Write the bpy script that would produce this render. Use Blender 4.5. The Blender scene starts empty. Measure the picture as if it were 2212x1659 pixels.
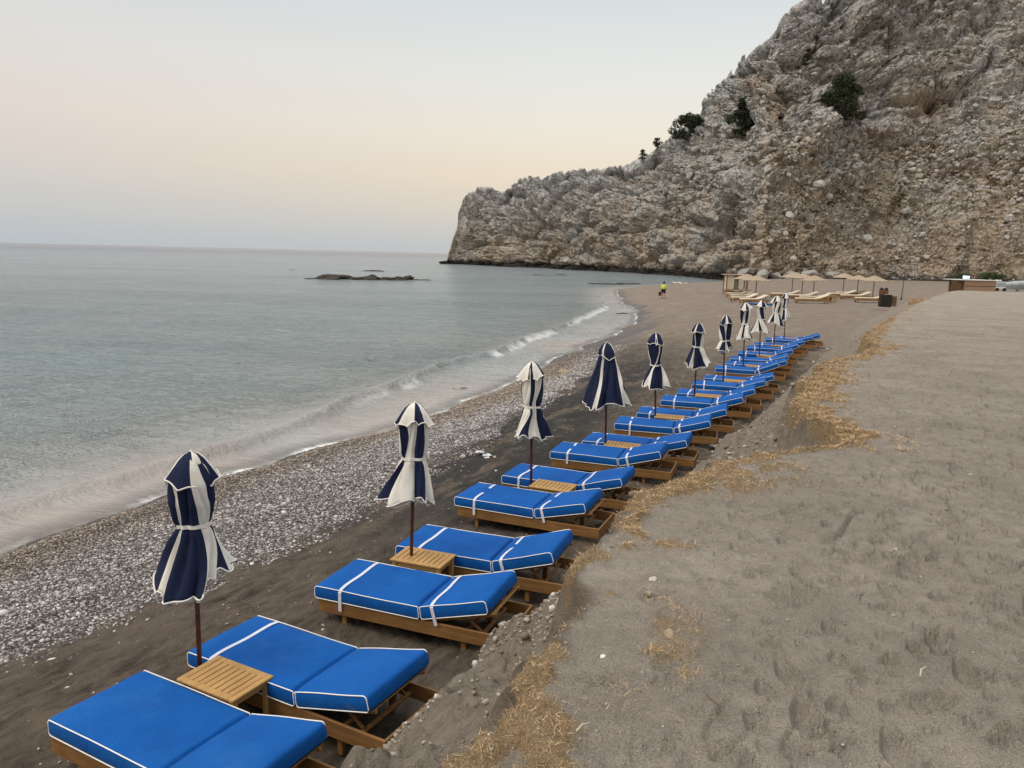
import bpy, bmesh, math, random
import numpy as np
from mathutils import Vector, Matrix, Euler

S = bpy.context.scene
COL = S.collection
rnd = random.Random(7)

# ------------------------------------------------------------------ camera
F = 765.0; H = 4.0
rho = math.radians(1.36)
pitch = math.atan((384 - 254.3) / F * math.cos(rho))
fw = np.array([0, math.cos(pitch), -math.sin(pitch)])
u0 = np.array([0, math.sin(pitch), math.cos(pitch)])
hr = np.array([1., 0, 0])
CR = math.cos(rho) * hr + math.sin(rho) * u0
CU = -math.sin(rho) * hr + math.cos(rho) * u0
cam = bpy.data.cameras.new('camera')
cam.sensor_width = 36; cam.lens = 36 * F / 1024
cam.clip_start = 0.05; cam.clip_end = 90000
camo = bpy.data.objects.new('camera', cam); COL.objects.link(camo)
M = Matrix(((CR[0], CU[0], -fw[0], 0), (CR[1], CU[1], -fw[1], 0), (CR[2], CU[2], -fw[2], H), (0, 0, 0, 1)))
camo.matrix_world = M
S.camera = camo

# ------------------------------------------------------------------ sky and light
SUN_EL, SUN_AZ = math.radians(52), math.radians(248)      # the brighter part of the dusk sky, to the left
W = bpy.data.worlds.new('World'); S.world = W; W.use_nodes = True
nt = W.node_tree; nt.nodes.clear()
def N_(t, **k):
    n = nt.nodes.new(t)
    for a, b in k.items(): setattr(n, a, b)
    return n
out = N_('ShaderNodeOutputWorld'); bg = N_('ShaderNodeBackground'); bg2 = N_('ShaderNodeBackground'); add = N_('ShaderNodeAddShader')
tc = N_('ShaderNodeTexCoord'); sep = N_('ShaderNodeSeparateXYZ'); nt.links.new(tc.outputs['Generated'], sep.inputs[0])
def s2l(*c):
    return tuple((x / 255 / 12.92 if x / 255 <= .04045 else ((x / 255 + .055) / 1.055) ** 2.4) for x in c)
def ramp(nodes, stops, interp='LINEAR'):
    r = nodes.new('ShaderNodeValToRGB'); e = r.color_ramp; e.interpolation = interp
    while len(e.elements) < len(stops): e.elements.new(.5)
    for el, (p, c) in zip(e.elements, stops):
        el.position = p; el.color = (*c, 1) if len(c) == 3 else c
    return r
asn = N_('ShaderNodeMath', operation='ARCSINE'); nt.links.new(sep.outputs[2], asn.inputs[0])
mr = N_('ShaderNodeMapRange'); mr.inputs[1].default_value = 0; mr.inputs[2].default_value = math.radians(90)
nt.links.new(asn.outputs[0], mr.inputs[0])
east = ramp(nt.nodes, [(0, s2l(188, 193, 196)), (1.2/90, s2l(194, 196, 195)), (3.2/90, s2l(212, 203, 191)), (5.5/90, s2l(227, 212, 192)),
                       (8.5/90, s2l(229, 222, 209)), (12.5/90, s2l(223, 223, 219)), (18/90, s2l(206, 212, 216)), (34/90, (.72, .76, .82)), (60/90, (1.32, 1.32, 1.32)), (1, (1.32, 1.32, 1.32))])
eleft = ramp(nt.nodes, [(0, s2l(180, 188, 195)), (1.2/90, s2l(183, 190, 195)), (3.2/90, s2l(193, 194, 195)), (5.5/90, s2l(207, 200, 196)),
                        (8.5/90, s2l(217, 207, 200)), (12.5/90, s2l(215, 212, 209)), (18/90, s2l(203, 208, 212)), (34/90, (.70, .74, .81)), (60/90, (1.32, 1.32, 1.32)), (1, (1.32, 1.32, 1.32))])
west = ramp(nt.nodes, [(0, (.85, .68, .52)), (10/90, (.85, .74, .63)), (35/90, (.85, .83, .80)), (1, (1.32, 1.32, 1.32))])
nt.links.new(mr.outputs[0], east.inputs[0]); nt.links.new(mr.outputs[0], eleft.inputs[0]); nt.links.new(mr.outputs[0], west.inputs[0])
mrx = N_('ShaderNodeMapRange'); mrx.inputs[1].default_value = -.55; mrx.inputs[2].default_value = .05; nt.links.new(sep.outputs[0], mrx.inputs[0])
mxx = N_('ShaderNodeMix', data_type='RGBA'); nt.links.new(mrx.outputs[0], mxx.inputs[0]); nt.links.new(eleft.outputs[0], mxx.inputs[6]); nt.links.new(east.outputs[0], mxx.inputs[7])
mrw = N_('ShaderNodeMapRange'); mrw.inputs[1].default_value = .2; mrw.inputs[2].default_value = -.9; nt.links.new(sep.outputs[1], mrw.inputs[0])
mx = N_('ShaderNodeMix', data_type='RGBA'); nt.links.new(mrw.outputs[0], mx.inputs[0]); nt.links.new(mxx.outputs[2], mx.inputs[6]); nt.links.new(west.outputs[0], mx.inputs[7])
nt.links.new(mx.outputs[2], bg.inputs[0]); bg.inputs[1].default_value = .89
sky = N_('ShaderNodeTexSky', sky_type='NISHITA'); sky.sun_disc = False; sky.sun_elevation = math.radians(2); sky.sun_rotation = SUN_AZ
nt.links.new(sky.outputs[0], bg2.inputs[0]); bg2.inputs[1].default_value = .03
nt.links.new(bg.outputs[0], add.inputs[0]); nt.links.new(bg2.outputs[0], add.inputs[1]); nt.links.new(add.outputs[0], out.inputs[0])
sun = bpy.data.lights.new('sun', 'SUN'); sun.energy = 1.5; sun.angle = math.radians(35); sun.color = (1, .91, .80)
suno = bpy.data.objects.new('sun', sun); COL.objects.link(suno)
sd = Vector((math.sin(SUN_AZ) * math.cos(SUN_EL), math.cos(SUN_AZ) * math.cos(SUN_EL), math.sin(SUN_EL)))
suno.rotation_euler = sd.to_track_quat('Z', 'Y').to_euler()
S.view_settings.view_transform = 'Standard'; S.view_settings.look = 'None'; S.view_settings.gamma = 1; S.view_settings.exposure = .22
S.cycles.max_bounces = 6

# ------------------------------------------------------------------ helpers
AZR = math.radians(27.8)
DU = np.array([math.sin(AZR), math.cos(AZR)]); DV = np.array([math.cos(AZR), -math.sin(AZR)])
def xy(u, v): return u * DU[0] + v * DV[0], u * DU[1] + v * DV[1]
def uvof(x, y): return x * DU[0] + y * DU[1], x * DV[0] + y * DV[1]
def ray(px, py):
    d = fw * F + CR * (px - 512) + CU * (384 - py); return d / np.linalg.norm(d)
def un(px, py, z):
    d = ray(px, py); return np.array([0, 0, H]) + d * ((z - H) / d[2])
K = 1024 / 2212.
def unw(a, b, z): return un(a * K, b * K, z)
def proj(P):
    q = np.asarray(P, float) - np.array([0, 0, H]); dd = q @ fw
    return 512 + F * (q @ CR) / dd, 384 - F * (q @ CU) / dd

def hash3(ix, iy, iz, seed):
    h = (ix.astype(np.int64) * 374761393 + iy.astype(np.int64) * 668265263 + iz.astype(np.int64) * 2147483647 + seed * 974634777) & 0xffffffff
    h = ((h ^ (h >> 13)) * 1274126177) & 0xffffffff
    h = ((h ^ (h >> 16)) * 2246822519) & 0xffffffff
    return (h ^ (h >> 15)) & 0xffffffff
def vnoise(x, y, z=None, seed=0):
    x = np.asarray(x, float); y = np.asarray(y, float)
    z = np.zeros_like(x) if z is None else z
    ix, iy, iz = np.floor(x), np.floor(y), np.floor(z)
    fx, fy, fz = x - ix, y - iy, z - iz
    fx = fx * fx * (3 - 2 * fx); fy = fy * fy * (3 - 2 * fy); fz = fz * fz * (3 - 2 * fz)
    ix, iy, iz = ix.astype(np.int64), iy.astype(np.int64), iz.astype(np.int64)
    r = 0
    for a in (0, 1):
        for b in (0, 1):
            for c in (0, 1):
                w = (fx if a else 1 - fx) * (fy if b else 1 - fy) * (fz if c else 1 - fz)
                r = r + w * (hash3(ix + a, iy + b, iz + c, seed) / 4294967295.)
    return r * 2 - 1
def fbm(x, y, z=None, octv=4, seed=0, gain=.5):
    z = np.zeros_like(x) if z is None else z
    r = 0; a = 1
    for o in range(octv):
        r = r + a * vnoise(x * 2 ** o + 17.3 * o, y * 2 ** o + 5.1 * o, z * 2 ** o, seed + o); a *= gain
    return r
def worley(x, y, z, seed=0, jit=.9):
    ix, iy, iz = np.floor(x).astype(np.int64), np.floor(y).astype(np.int64), np.floor(z).astype(np.int64)
    f1 = np.full(x.shape, 9.); f2 = np.full(x.shape, 9.); cid = np.zeros(x.shape)
    for a in (-1, 0, 1):
        for b in (-1, 0, 1):
            for c in (-1, 0, 1):
                h = hash3(ix + a, iy + b, iz + c, seed)
                px = ix + a + .5 + jit * ((h & 1023) / 1023. - .5)
                py = iy + b + .5 + jit * (((h >> 10) & 1023) / 1023. - .5)
                pz = iz + c + .5 + jit * (((h >> 20) & 1023) / 1023. - .5)
                d = np.sqrt((px - x) ** 2 + (py - y) ** 2 + (pz - z) ** 2)
                m = d < f1
                f2 = np.where(m, f1, np.minimum(f2, d)); cid = np.where(m, (h % 1009) / 1009., cid); f1 = np.where(m, d, f1)
    return f1, f2, cid
def sst(a, b, x):
    t = np.clip((x - a) / (b - a), 0, 1); return t * t * (3 - 2 * t)

def mesh_np(name, verts, faces, mats=None, parent=None, smooth=True, matidx=None, attrs=None):
    me = bpy.data.meshes.new(name)
    verts = np.asarray(verts, np.float32); faces = np.asarray(faces, np.int32)
    n = faces.shape[1]
    me.vertices.add(len(verts)); me.vertices.foreach_set('co', verts.ravel())
    me.loops.add(faces.size); me.loops.foreach_set('vertex_index', faces.ravel())
    me.polygons.add(len(faces))
    me.polygons.foreach_set('loop_start', np.arange(len(faces), dtype=np.int32) * n)
    me.polygons.foreach_set('loop_total', np.full(len(faces), n, np.int32))
    me.polygons.foreach_set('use_smooth', np.full(len(faces), smooth, bool))
    if matidx is not None: me.polygons.foreach_set('material_index', np.asarray(matidx, np.int32))
    me.update(calc_edges=True); me.validate()
    for k, a in (attrs or {}).items():
        a = np.asarray(a, np.float32)
        if a.ndim == 1: at = me.attributes.new(k, 'FLOAT', 'POINT'); at.data.foreach_set('value', a)
        else: at = me.attributes.new(k, 'FLOAT_COLOR', 'POINT'); at.data.foreach_set('color', np.c_[a, np.ones(len(a), np.float32)].ravel())
    for m in (mats or []): me.materials.append(m)
    o = bpy.data.objects.new(name, me); COL.objects.link(o)
    if parent: o.parent = parent
    return o
def tag(o, label=None, cat=None, group=None, kind=None):
    for k, v in (('label', label), ('category', cat), ('group', group), ('kind', kind)):
        if v: o[k] = v
    return o
def empty(name, loc=(0, 0, 0), rz=0, label=None, cat=None, group=None):
    o = bpy.data.objects.new(name, None); COL.objects.link(o); o.location = loc; o.rotation_euler = (0, 0, rz)
    o.empty_display_size = .1
    return tag(o, label, cat, group)
def copy_tree(o, parent=None):
    c = o.copy(); COL.objects.link(c); c.parent = parent
    for ch in [x for x in bpy.data.objects if x.parent == o]: copy_tree(ch, c)
    return c
class MB:
    def __init__(s): s.b = bmesh.new()
    def box(s, c, d, rot=None, bev=0.004):
        r = bmesh.ops.create_cube(s.b, size=1)
        m = Matrix.Translation(c) @ ((Euler(rot).to_matrix().to_4x4()) if rot else Matrix()) @ Matrix.Diagonal((*d, 1))
        bmesh.ops.transform(s.b, matrix=m, verts=r['verts'])
        if bev:
            e = list({e for v in r['verts'] for e in v.link_edges})
            bmesh.ops.bevel(s.b, geom=e, offset=min(bev, min(d) * .3), segments=1, affect='EDGES', profile=.5)
        return s
    def bar(s, p, q, w, h, bev=.003):
        p, q = Vector(p), Vector(q); d = q - p
        r = bmesh.ops.create_cube(s.b, size=1)
        m = Matrix.Translation((p + q) / 2) @ d.to_track_quat('X', 'Z').to_matrix().to_4x4() @ Matrix.Diagonal((d.length, w, h, 1))
        bmesh.ops.transform(s.b, matrix=m, verts=r['verts'])
        if bev:
            e = list({e for v in r['verts'] for e in v.link_edges})
            bmesh.ops.bevel(s.b, geom=e, offset=bev, segments=1, affect='EDGES')
        return s
    def tube(s, pts, rad, n=8, closed=False):
        pts = [Vector(p) for p in pts]; rings = []
        L = len(pts)
        for i, p in enumerate(pts):
            a = pts[(i - 1) % L] if (closed or i) else p; b = pts[(i + 1) % L] if (closed or i < L - 1) else p
            t = (b - a).normalized(); up = Vector((0, 0, 1)) if abs(t.z) < .9 else Vector((1, 0, 0))
            x = t.cross(up).normalized(); y = x.cross(t)
            rr = rad[i] if hasattr(rad, '__len__') else rad
            rings.append([s.b.verts.new(p + (x * math.cos(k * 2 * math.pi / n) + y * math.sin(k * 2 * math.pi / n)) * rr) for k in range(n)])
        for i in range(L if closed else L - 1):
            A, B = rings[i], rings[(i + 1) % L]
            for k in range(n): s.b.faces.new((A[k], A[(k + 1) % n], B[(k + 1) % n], B[k]))
        if not closed:
            s.b.faces.new(rings[0][::-1]); s.b.faces.new(rings[-1])
        return s
    def build(s, name, mat, parent=None, smooth=False):
        bmesh.ops.recalc_face_normals(s.b, faces=s.b.faces)
        me = bpy.data.meshes.new(name); s.b.to_mesh(me); s.b.free()
        for p in me.polygons: p.use_smooth = smooth
        me.materials.append(mat)
        o = bpy.data.objects.new(name, me); COL.objects.link(o)
        if parent: o.parent = parent
        return o

# ------------------------------------------------------------------ materials
class Mat:
    def __init__(s, name):
        s.m = bpy.data.materials.new(name); s.m.use_nodes = True; s.t = s.m.node_tree; s.t.nodes.clear()
        s.o = s.n('ShaderNodeOutputMaterial'); s.p = s.n('ShaderNodeBsdfPrincipled'); s.l(s.p.outputs[0], s.o.inputs[0])
        s.p.inputs['Roughness'].default_value = .85; s.p.inputs['Specular IOR Level'].default_value = .25
    def n(s, t, **k):
        x = s.t.nodes.new(t)
        for a, b in k.items(): setattr(x, a, b)
        return x
    def l(s, a, b): s.t.links.new(a, b)
    def val(s, inp, v):
        if hasattr(v, 'is_output') or isinstance(v, bpy.types.NodeSocket): s.l(v, inp)
        elif isinstance(v, (tuple, list)) and len(v) == 3 and inp.type == 'RGBA': inp.default_value = (*v, 1)
        else: inp.default_value = v
    def obj(s): return s.n('ShaderNodeTexCoord').outputs['Object']
    def geo(s): return s.n('ShaderNodeNewGeometry').outputs['Position']
    def map(s, vec, sc=(1, 1, 1), rot=(0, 0, 0)):
        m = s.n('ShaderNodeMapping'); s.l(vec, m.inputs[0]); m.inputs['Scale'].default_value = sc; m.inputs['Rotation'].default_value = rot; return m.outputs[0]
    def noise(s, vec, sc, det=4, rough=.55, dist=0, col=False):
        m = s.n('ShaderNodeTexNoise'); s.l(vec, m.inputs['Vector']); m.inputs['Scale'].default_value = sc; m.inputs['Detail'].default_value = det
        m.inputs['Roughness'].default_value = rough; m.inputs['Distortion'].default_value = dist; return m.outputs[1 if col else 0]
    def voro(s, vec, sc, feat='F1', out='Distance', rnd_=1):
        m = s.n('ShaderNodeTexVoronoi', feature=feat); s.l(vec, m.inputs['Vector']); m.inputs['Scale'].default_value = sc; m.inputs['Randomness'].default_value = rnd_; return m.outputs[out]
    def ramp(s, f, stops, interp='LINEAR'):
        r = ramp(s.t.nodes, stops, interp); s.l(f, r.inputs[0]); return r.outputs[0]
    def attr(s, name, out='Fac'): return s.n('ShaderNodeAttribute', attribute_name=name).outputs[out]
    def math(s, op, a, b=0., c=None, clamp=False):
        m = s.n('ShaderNodeMath', operation=op, use_clamp=clamp); s.val(m.inputs[0], a); s.val(m.inputs[1], b)
        if c is not None: s.val(m.inputs[2], c)
        return m.outputs[0]
    def rng(s, f, a, b, c=0., d=1., smooth=False):
        m = s.n('ShaderNodeMapRange'); s.val(m.inputs[0], f)
        if smooth: m.interpolation_type = 'SMOOTHSTEP'
        for i, x in enumerate((a, b, c, d)): m.inputs[i + 1].default_value = x
        return m.outputs[0]
    def mix(s, f, a, b, mode='MIX'):
        m = s.n('ShaderNodeMix', data_type='RGBA', blend_type=mode); s.val(m.inputs[0], f); s.val(m.inputs[6], a); s.val(m.inputs[7], b); return m.outputs[2]
    def bump(s, h, st=.5, dist=.01, prev=None):
        b = s.n('ShaderNodeBump'); s.l(h, b.inputs['Height']); s.val(b.inputs['Strength'], st); b.inputs['Distance'].default_value = dist
        if prev is not None: s.l(prev, b.inputs['Normal'])
        return b.outputs[0]
    def set(s, **k):
        for a, b in k.items(): s.val(s.p.inputs[a.replace('_', ' ')], b)
        return s.m

def m_fabric(name, col, var=.12, st=.25):
    m = Mat(name); o = m.obj()
    f = m.noise(o, 3.5, 5, .6)
    c = m.mix(m.rng(f, .3, .7), tuple(x * (1 - var) for x in col), tuple(min(1, x * (1 + var)) for x in col))
    f2 = m.noise(o, 160, 2)
    c = m.mix(m.rng(f2, .35, .65, 0, .25), c, tuple(x * .6 for x in col))
    b = m.bump(f2, st, .002); b = m.bump(m.noise(o, 9, 3), .35, .012, b)
    return m.set(Base_Color=c, Normal=b, Roughness=.9)
def m_wood(name, a, b_, axis=0, rough=.6):
    m = Mat(name); o = m.obj()
    sc = [18, 18, 18]; sc[axis] = 1.2
    f = m.noise(m.map(o, tuple(sc)), 3, 5, .6, .6)
    c = m.mix(m.rng(f, .3, .7), a, b_)
    c = m.mix(m.rng(m.noise(o, 2.5, 4), .45, .75, 0, .5), c, tuple(x * .55 for x in a))
    return m.set(Base_Color=c, Roughness=rough, Normal=m.bump(f, .25, .004))
def m_plain(name, col, rough=.8, var=.15, sc=6, bump=.2, bs=40):
    m = Mat(name); o = m.obj()
    c = m.mix(m.rng(m.noise(o, sc, 4), .3, .7), tuple(x * (1 - var) for x in col), tuple(min(1, x * (1 + var)) for x in col))
    return m.set(Base_Color=c, Roughness=rough, Normal=m.bump(m.noise(o, bs, 3), bump, .005))

# ------------------------------------------------------------------ terrain functions (u along the row, v inland)
SH = np.array([(-60, -14), (-20, -12.6), (6.6, -12.75), (11, -13.0), (15, -12.85), (20, -13.2), (26, -13.7), (31.5, -14.8), (40.7, -16.3), (46.5, -17), (60, -20), (70.6, -23.9), (80, -28.5),
               (94, -34), (113, -41.5), (136, -41.3), (175, -36), (184, -33), (205, -20), (260, 40), (400, 300)])
WV = np.array([(0, -13.8), (11.4, -14.4), (14.6, -14.75), (19.8, -16.1), (21.5, -16.6), (27.4, -17.9), (35.7, -19), (46.6, -21.4), (60, -24.3), (71.4, -27.2), (78, -30), (95, -38)])
GE = np.array([(-60, -7.5), (3, -7.6), (9, -7.5), (11.3, -7.9), (13.3, -8.1), (16.4, -8.7), (19.7, -9.2), (26.5, -10.4), (35, -12.0), (45, -13.5), (60, -17), (80, -24), (113, -36), (180, -30), (400, 310)])
VT = np.array([(-60, -3.4), (3, -3.4), (8, -3.35), (25, -3.4), (35, -3.5), (55, -3.3), (73, -2.2), (90, -.8), (120, 3), (400, 30)])
VC = np.array([(-60, -1.1), (-3, -1.1), (1, -1.1), (2.1, -1.17), (2.6, -1.29), (3.2, -1.36), (3.7, -1.46), (4.3, -1.52), (5.5, -1.58), (5.9, -1.47), (6.4, -1.18), (6.9, -.92), (7.9, -.36), (8.3, -.62),
               (9.15, -1.02), (10.3, -1.28), (12, -1.36), (15.4, -1.33), (16.8, -1.1), (18.5, -.49), (19.4, -.9), (20.4, -1.1), (24.6, -1.07), (35, -.6), (48, .1), (60, .9), (75, 2.0), (88, 3.6), (100, 9), (120, 24), (400, 90)])
ZP = np.array([(-60, 2.5), (0, 2.42), (5, 2.32), (12, 2.2), (30, 2.1), (45, 2.0), (60, 1.85), (75, 1.72), (86, 1.62), (98, 1.2), (120, .8), (160, 1.2), (400, 3)])
GW = np.array([(-5, .1), (1, .1), (1.7, .42), (2.3, .36), (2.6, .05), (3.3, .03), (3.6, .26), (4.3, .22), (4.6, .22), (5.5, .42), (6.0, .5), (7, .25), (7.7, .06), (8.4, .4), (10, .6), (13, .62), (16, .5), (18, .3), (19.5, .1),
               (20.5, .35), (24, .4), (27, .06), (60, .04)])
ip = lambda T, u: np.interp(u, T[:, 0], T[:, 1])
def stamps(u, v, cell, a, b, seed, dens=.7):
    """footprints: oval dents with a raised rim"""
    x, y = u / cell, v / cell; ix, iy = np.floor(x).astype(np.int64), np.floor(y).astype(np.int64); r = np.zeros_like(x); zz = np.zeros_like(ix)
    for i in (-1, 0, 1):
        for j in (-1, 0, 1):
            h = hash3(ix + i, iy + j, zz, seed)
            cx = (ix + i + .5 + .8 * ((h & 255) / 255. - .5)) * cell; cy = (iy + j + .5 + .8 * (((h >> 8) & 255) / 255. - .5)) * cell
            th = ((h >> 16) & 255) / 255. * 1.8 - .6; on = (((h >> 24) & 255) / 255.) < dens
            dx, dy = u - cx, v - cy; p = dx * np.cos(th) + dy * np.sin(th); q = -dx * np.sin(th) + dy * np.cos(th)
            d = np.sqrt((p / a) ** 2 + (q / (b * (1 - .25 * np.sin(p / a * 2)))) ** 2)
            r = r + np.where(on, -np.exp(-(d ** 4)) + .45 * np.exp(-((d - 1.25) / .22) ** 2), 0)
    return r
def ground(x, y, detail=True):
    u, v = uvof(x, y)
    wob = .18 * vnoise(u * .9, v * .3, seed=3) + .09 * vnoise(u * 3.1, v * 1.2, seed=4)
    near = sst(60, 20, u)
    vs = ip(SH, u) + .35 * vnoise(u * .35, u * 0, seed=5) + .12 * vnoise(u * 1.1, u * 0, seed=6)
    vg, vt = ip(GE, u), ip(VT, u)
    vc = ip(VC, u) + .12 * vnoise(u * 2.2, u * 0, seed=7) * near + .07 * vnoise(u * 6.3, v * 0, seed=8) * near + .03 * vnoise(u * 15, v * 0, seed=9) * near
    zp = ip(ZP, u)
    s1 = (v - vs) / (vg - vs)
    z = np.where(v < vs, -1 + np.maximum((v - vs) * .13, -9), 0)
    z = np.where((v >= vs), -1 + .88 * np.clip(s1, 0, 1) ** .8, z)
    z = np.where(v > vg, -.12 + .12 * sst(0, 1.6, v - vg), z)
    z = z + np.where(v > vg, .35 * sst(55, 110, u) * sst(0, 8, v - vg), 0)
    zb = z
    t = np.clip((v + wob * sst(0, .3, (v - vt) / (vc - vt)) * sst(1.15, .8, (v - vt) / (vc - vt)) - vt) / (vc - vt), 0, 1)
    shape = .10 * sst(0, .2, t) + .58 * t + .32 * sst(.88, 1., t) + (.055 * sst(14, 6, u) + .02) * np.sin(np.clip(t, 0, 1) * math.pi)
    lump = .10 * fbm(u * 1.3, v * 1.6, octv=4, seed=12) * np.sin(np.clip(t, 0, 1) * math.pi)
    bank = (t > 0)
    z = np.where(bank, zb + (zp - zb) * shape + lump, z)
    dr = np.sqrt(x * x + y * y)
    z = z + np.where(v > vc, .02 * sst(0, 1.2, v - vc), 0) + sst(140, 260, dr) * sst(0, 40, v - vc) * 4
    gm = np.zeros_like(z)
    # dry mat of grass on the lip
    gw = ip(GW, u); e = v - vc
    gn = fbm(u * 1.7, v * 3.0, octv=3, seed=21)
    gm = sst(-.10, -.02, e) * sst(gw * 1.05 + .02, gw * .35, e + .22 * gn) * sst(.0, .08, gw) * sst(-.9, -.35, gn + .5 * vnoise(u * 1.3, v * 0 + 2, seed=25))
    gm = np.maximum(gm, sst(.55, .7, fbm(u * 2.6, v * 2.6, octv=3, seed=23)) * sst(1.1, .2, e) * sst(-.05, .0, e) * .5)
    if detail:
        z = z + gm * (.035 + .025 * fbm(u * 8, v * 8, octv=2, seed=31))
        pl = sst(.0, .35, e)
        fp = .6 * stamps(u, v, .36, .12, .042, 41, .5) + .5 * stamps(u + 9, v + 3, .21, .06, .028, 42, .55) + .3 * stamps(u + 5, v + 31, .12, .035, .018, 44, .6)
        wu_, wv_2 = u + .25 * vnoise(u * 2.1, v * 2.1, seed=35), v + .25 * vnoise(u * 2.1 + 7, v * 2.1, seed=36)
        for k_, (fr, th_) in enumerate(((1.9, .045), (3.3, .055), (6.5, .08))):
            rn = vnoise(wu_ * fr * .8, wv_2 * fr, seed=37 + k_); on = sst(.0, .5, vnoise(u * .9, v * .9, seed=46 + k_))
            fp = fp + (.55, .42, .3)[k_] * on * (-np.exp(-(rn / th_) ** 2) + .5 * np.exp(-((rn - 2.2 * th_) / th_) ** 2))
        z = z + pl * (.052 * fp * sst(60, 22, dr) * (.35 + .65 * sst(.1, 1.3, e)) + .02 * fbm(u * 1.1, v * 1.1, octv=3, seed=33) + .012 * np.abs(fbm(u * 5, v * 7, octv=3, seed=34)) * sst(25, 10, dr))
        # raked, scuffed dark sand round the loungers
        ds = sst(-.3, .4, v - vg) * (1 - sst(0, .05, t))
        z = z + ds * sst(25, 40, u) * sst(170, 90, dr) * (.05 * fbm(u * .8, v * .8, octv=3, seed=58))
        z = z + ds * sst(70, 30, dr) * (.045 * fbm(u * .9, v * 2.6, octv=3, seed=51) + .03 * np.abs(fbm(u * 3.5, v * 7, octv=3, seed=52)))
        z = z + ds * (.02 * fbm(u * .3, v * .3, octv=3, seed=56) - .02)
        # bank: crumbly
        bb = np.sin(np.clip(t, 0, 1) * math.pi) ** .5 * (t > 0) * (t < 1)
        f1, f2, c = worley(u * 13, v * 13, z * 13, 61)
        st = sst(-.1, .4, fbm(u * 1.1, v * 1.1 + 3, octv=2, seed=62))
        z = z + bb * near * (.10 * fbm(u * 2.6, v * 3.2, octv=5, seed=63) + .055 * st * (.5 - f1) * (.3 + c) + .07 * np.abs(fbm(u * 5, v * 1.2, octv=3, seed=64)) - .05 * sst(.45, .7, fbm(u * 3, v * 4, octv=2, seed=65)))
        gv = sst(-.2, .5, v - vs) * sst(.5, -.3, v - vg)
        z = z + gv * (.015 * fbm(u * 2, v * 2, octv=3, seed=71) + .03 * sst(.5, 1, np.sin((v - vs) * 2.1 + .6 * vnoise(u * .3, v * 0, seed=72))))
    return z, dict(sh=v - vs, gr=v - vg, ed=e, bt=t, gm=gm, uu=u)
def gz(x, y): return float(ground(np.array([float(x)]), np.array([float(y)]), False)[0][0])

def polar(azd, rr):
    A, Rr = np.meshgrid(np.radians(azd), rr)
    return Rr * np.sin(A), Rr * np.cos(A)
def grid_faces(nr, nc, mask=None):
    i = np.arange(nr * nc).reshape(nr, nc)
    f = np.stack([i[:-1, :-1], i[:-1, 1:], i[1:, 1:], i[1:, :-1]], -1).reshape(-1, 4)[:, ::-1]
    return f if mask is None else f[mask.ravel()]

# ---- ground sheet
az = np.r_[np.linspace(-180, -47, 30)[:-1], np.linspace(-47, 47, 930), np.linspace(47, 180, 30)[1:]]
rr = np.r_[[.02, .3, .6], np.exp(np.linspace(math.log(.9), math.log(430), 720)), [700, 1500, 6000, 40000]]
X, Y = polar(az, rr)
Z, A = ground(X.ravel(), Y.ravel())
g = Mat('beach_ground'); P = g.geo()
sh, gr, ed, bt, gm = (g.attr(k) for k in ('sh', 'gr', 'ed', 'bt', 'gm'))
n1 = g.noise(P, 1.1, 6, .6); n2 = g.noise(P, 9, 5, .6); n3 = g.noise(P, 55, 3, .6); n4 = g.noise(P, 240, 2, .6)
# plateau sand
sand = g.mix(g.rng(n1, .35, .65), (.275, .24, .195), (.395, .35, .29))
sand = g.mix(g.rng(n2, .45, .7, 0, .6), sand, (.21, .18, .15))
sand = g.mix(g.rng(n3, .3, .7, .0, .4), sand, (.33, .28, .22))
sand = g.mix(g.rng(n4, .56, .68, 0, .75), sand, (.09, .075, .06))
sand = g.mix(g.rng(g.voro(P, 34, 'F1'), .10, .05, 0, .75), sand, (.6, .56, .5))
# darker beach sand where the loungers stand
dark = g.mix(g.rng(n1, .35, .62), (.045, .035, .027), (.12, .094, .07))
pu = g.map(P, (1, 1, 1), (0, 0, AZR)); pst = g.map(pu, (2.4, .8, 1))
n5 = g.noise(pst, 3.2, 6, .65, .4)
dark = g.mix(g.rng(n5, .38, .66), dark, (.165, .13, .096))
dark = g.mix(g.rng(n4, .55, .75, 0, .5), dark, (.03, .025, .02))
dark = g.mix(g.rng(g.voro(P, 14, 'F1'), .08, .045, 0, .8), dark, (.36, .33, .29))
# black sand patches beside the gravel
nb = g.noise(pst, .55, 5, .7)
blk = g.math('MULTIPLY', g.rng(g.math('ADD', nb, g.math('MULTIPLY', n2, .12)), .46, .56), g.rng(g.math('ABSOLUTE', g.math('SUBTRACT', gr, .8)), 2.3, 1.0))
blk = g.math('MULTIPLY', blk, g.rng(g.attr('uu'), 6.5, 11))
blk = g.math('MULTIPLY', blk, g.rng(g.attr('uu'), 48, 34))
dark = g.mix(blk, dark, g.mix(n3, (.022, .021, .020), (.06, .055, .05)))
# gravel
cell = g.voro(P, 26, 'F1', 'Color'); cd = g.voro(P, 26, 'F1')
pb = g.ramp(g.n('ShaderNodeSeparateColor').outputs[0], [(0, (0, 0, 0)), (1, (1, 1, 1))])
sc_ = g.n('ShaderNodeSeparateColor'); g.l(cell, sc_.inputs[0])
peb = g.ramp(sc_.outputs[0], [(0, (.05, .04, .04)), (.25, (.15, .125, .11)), (.5, (.26, .235, .22)), (.8, (.36, .33, .31)), (1, (.6, .57, .53))])
peb = g.mix(g.rng(cd, .3, .6, 0, .85), peb, (.05, .042, .036))
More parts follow.
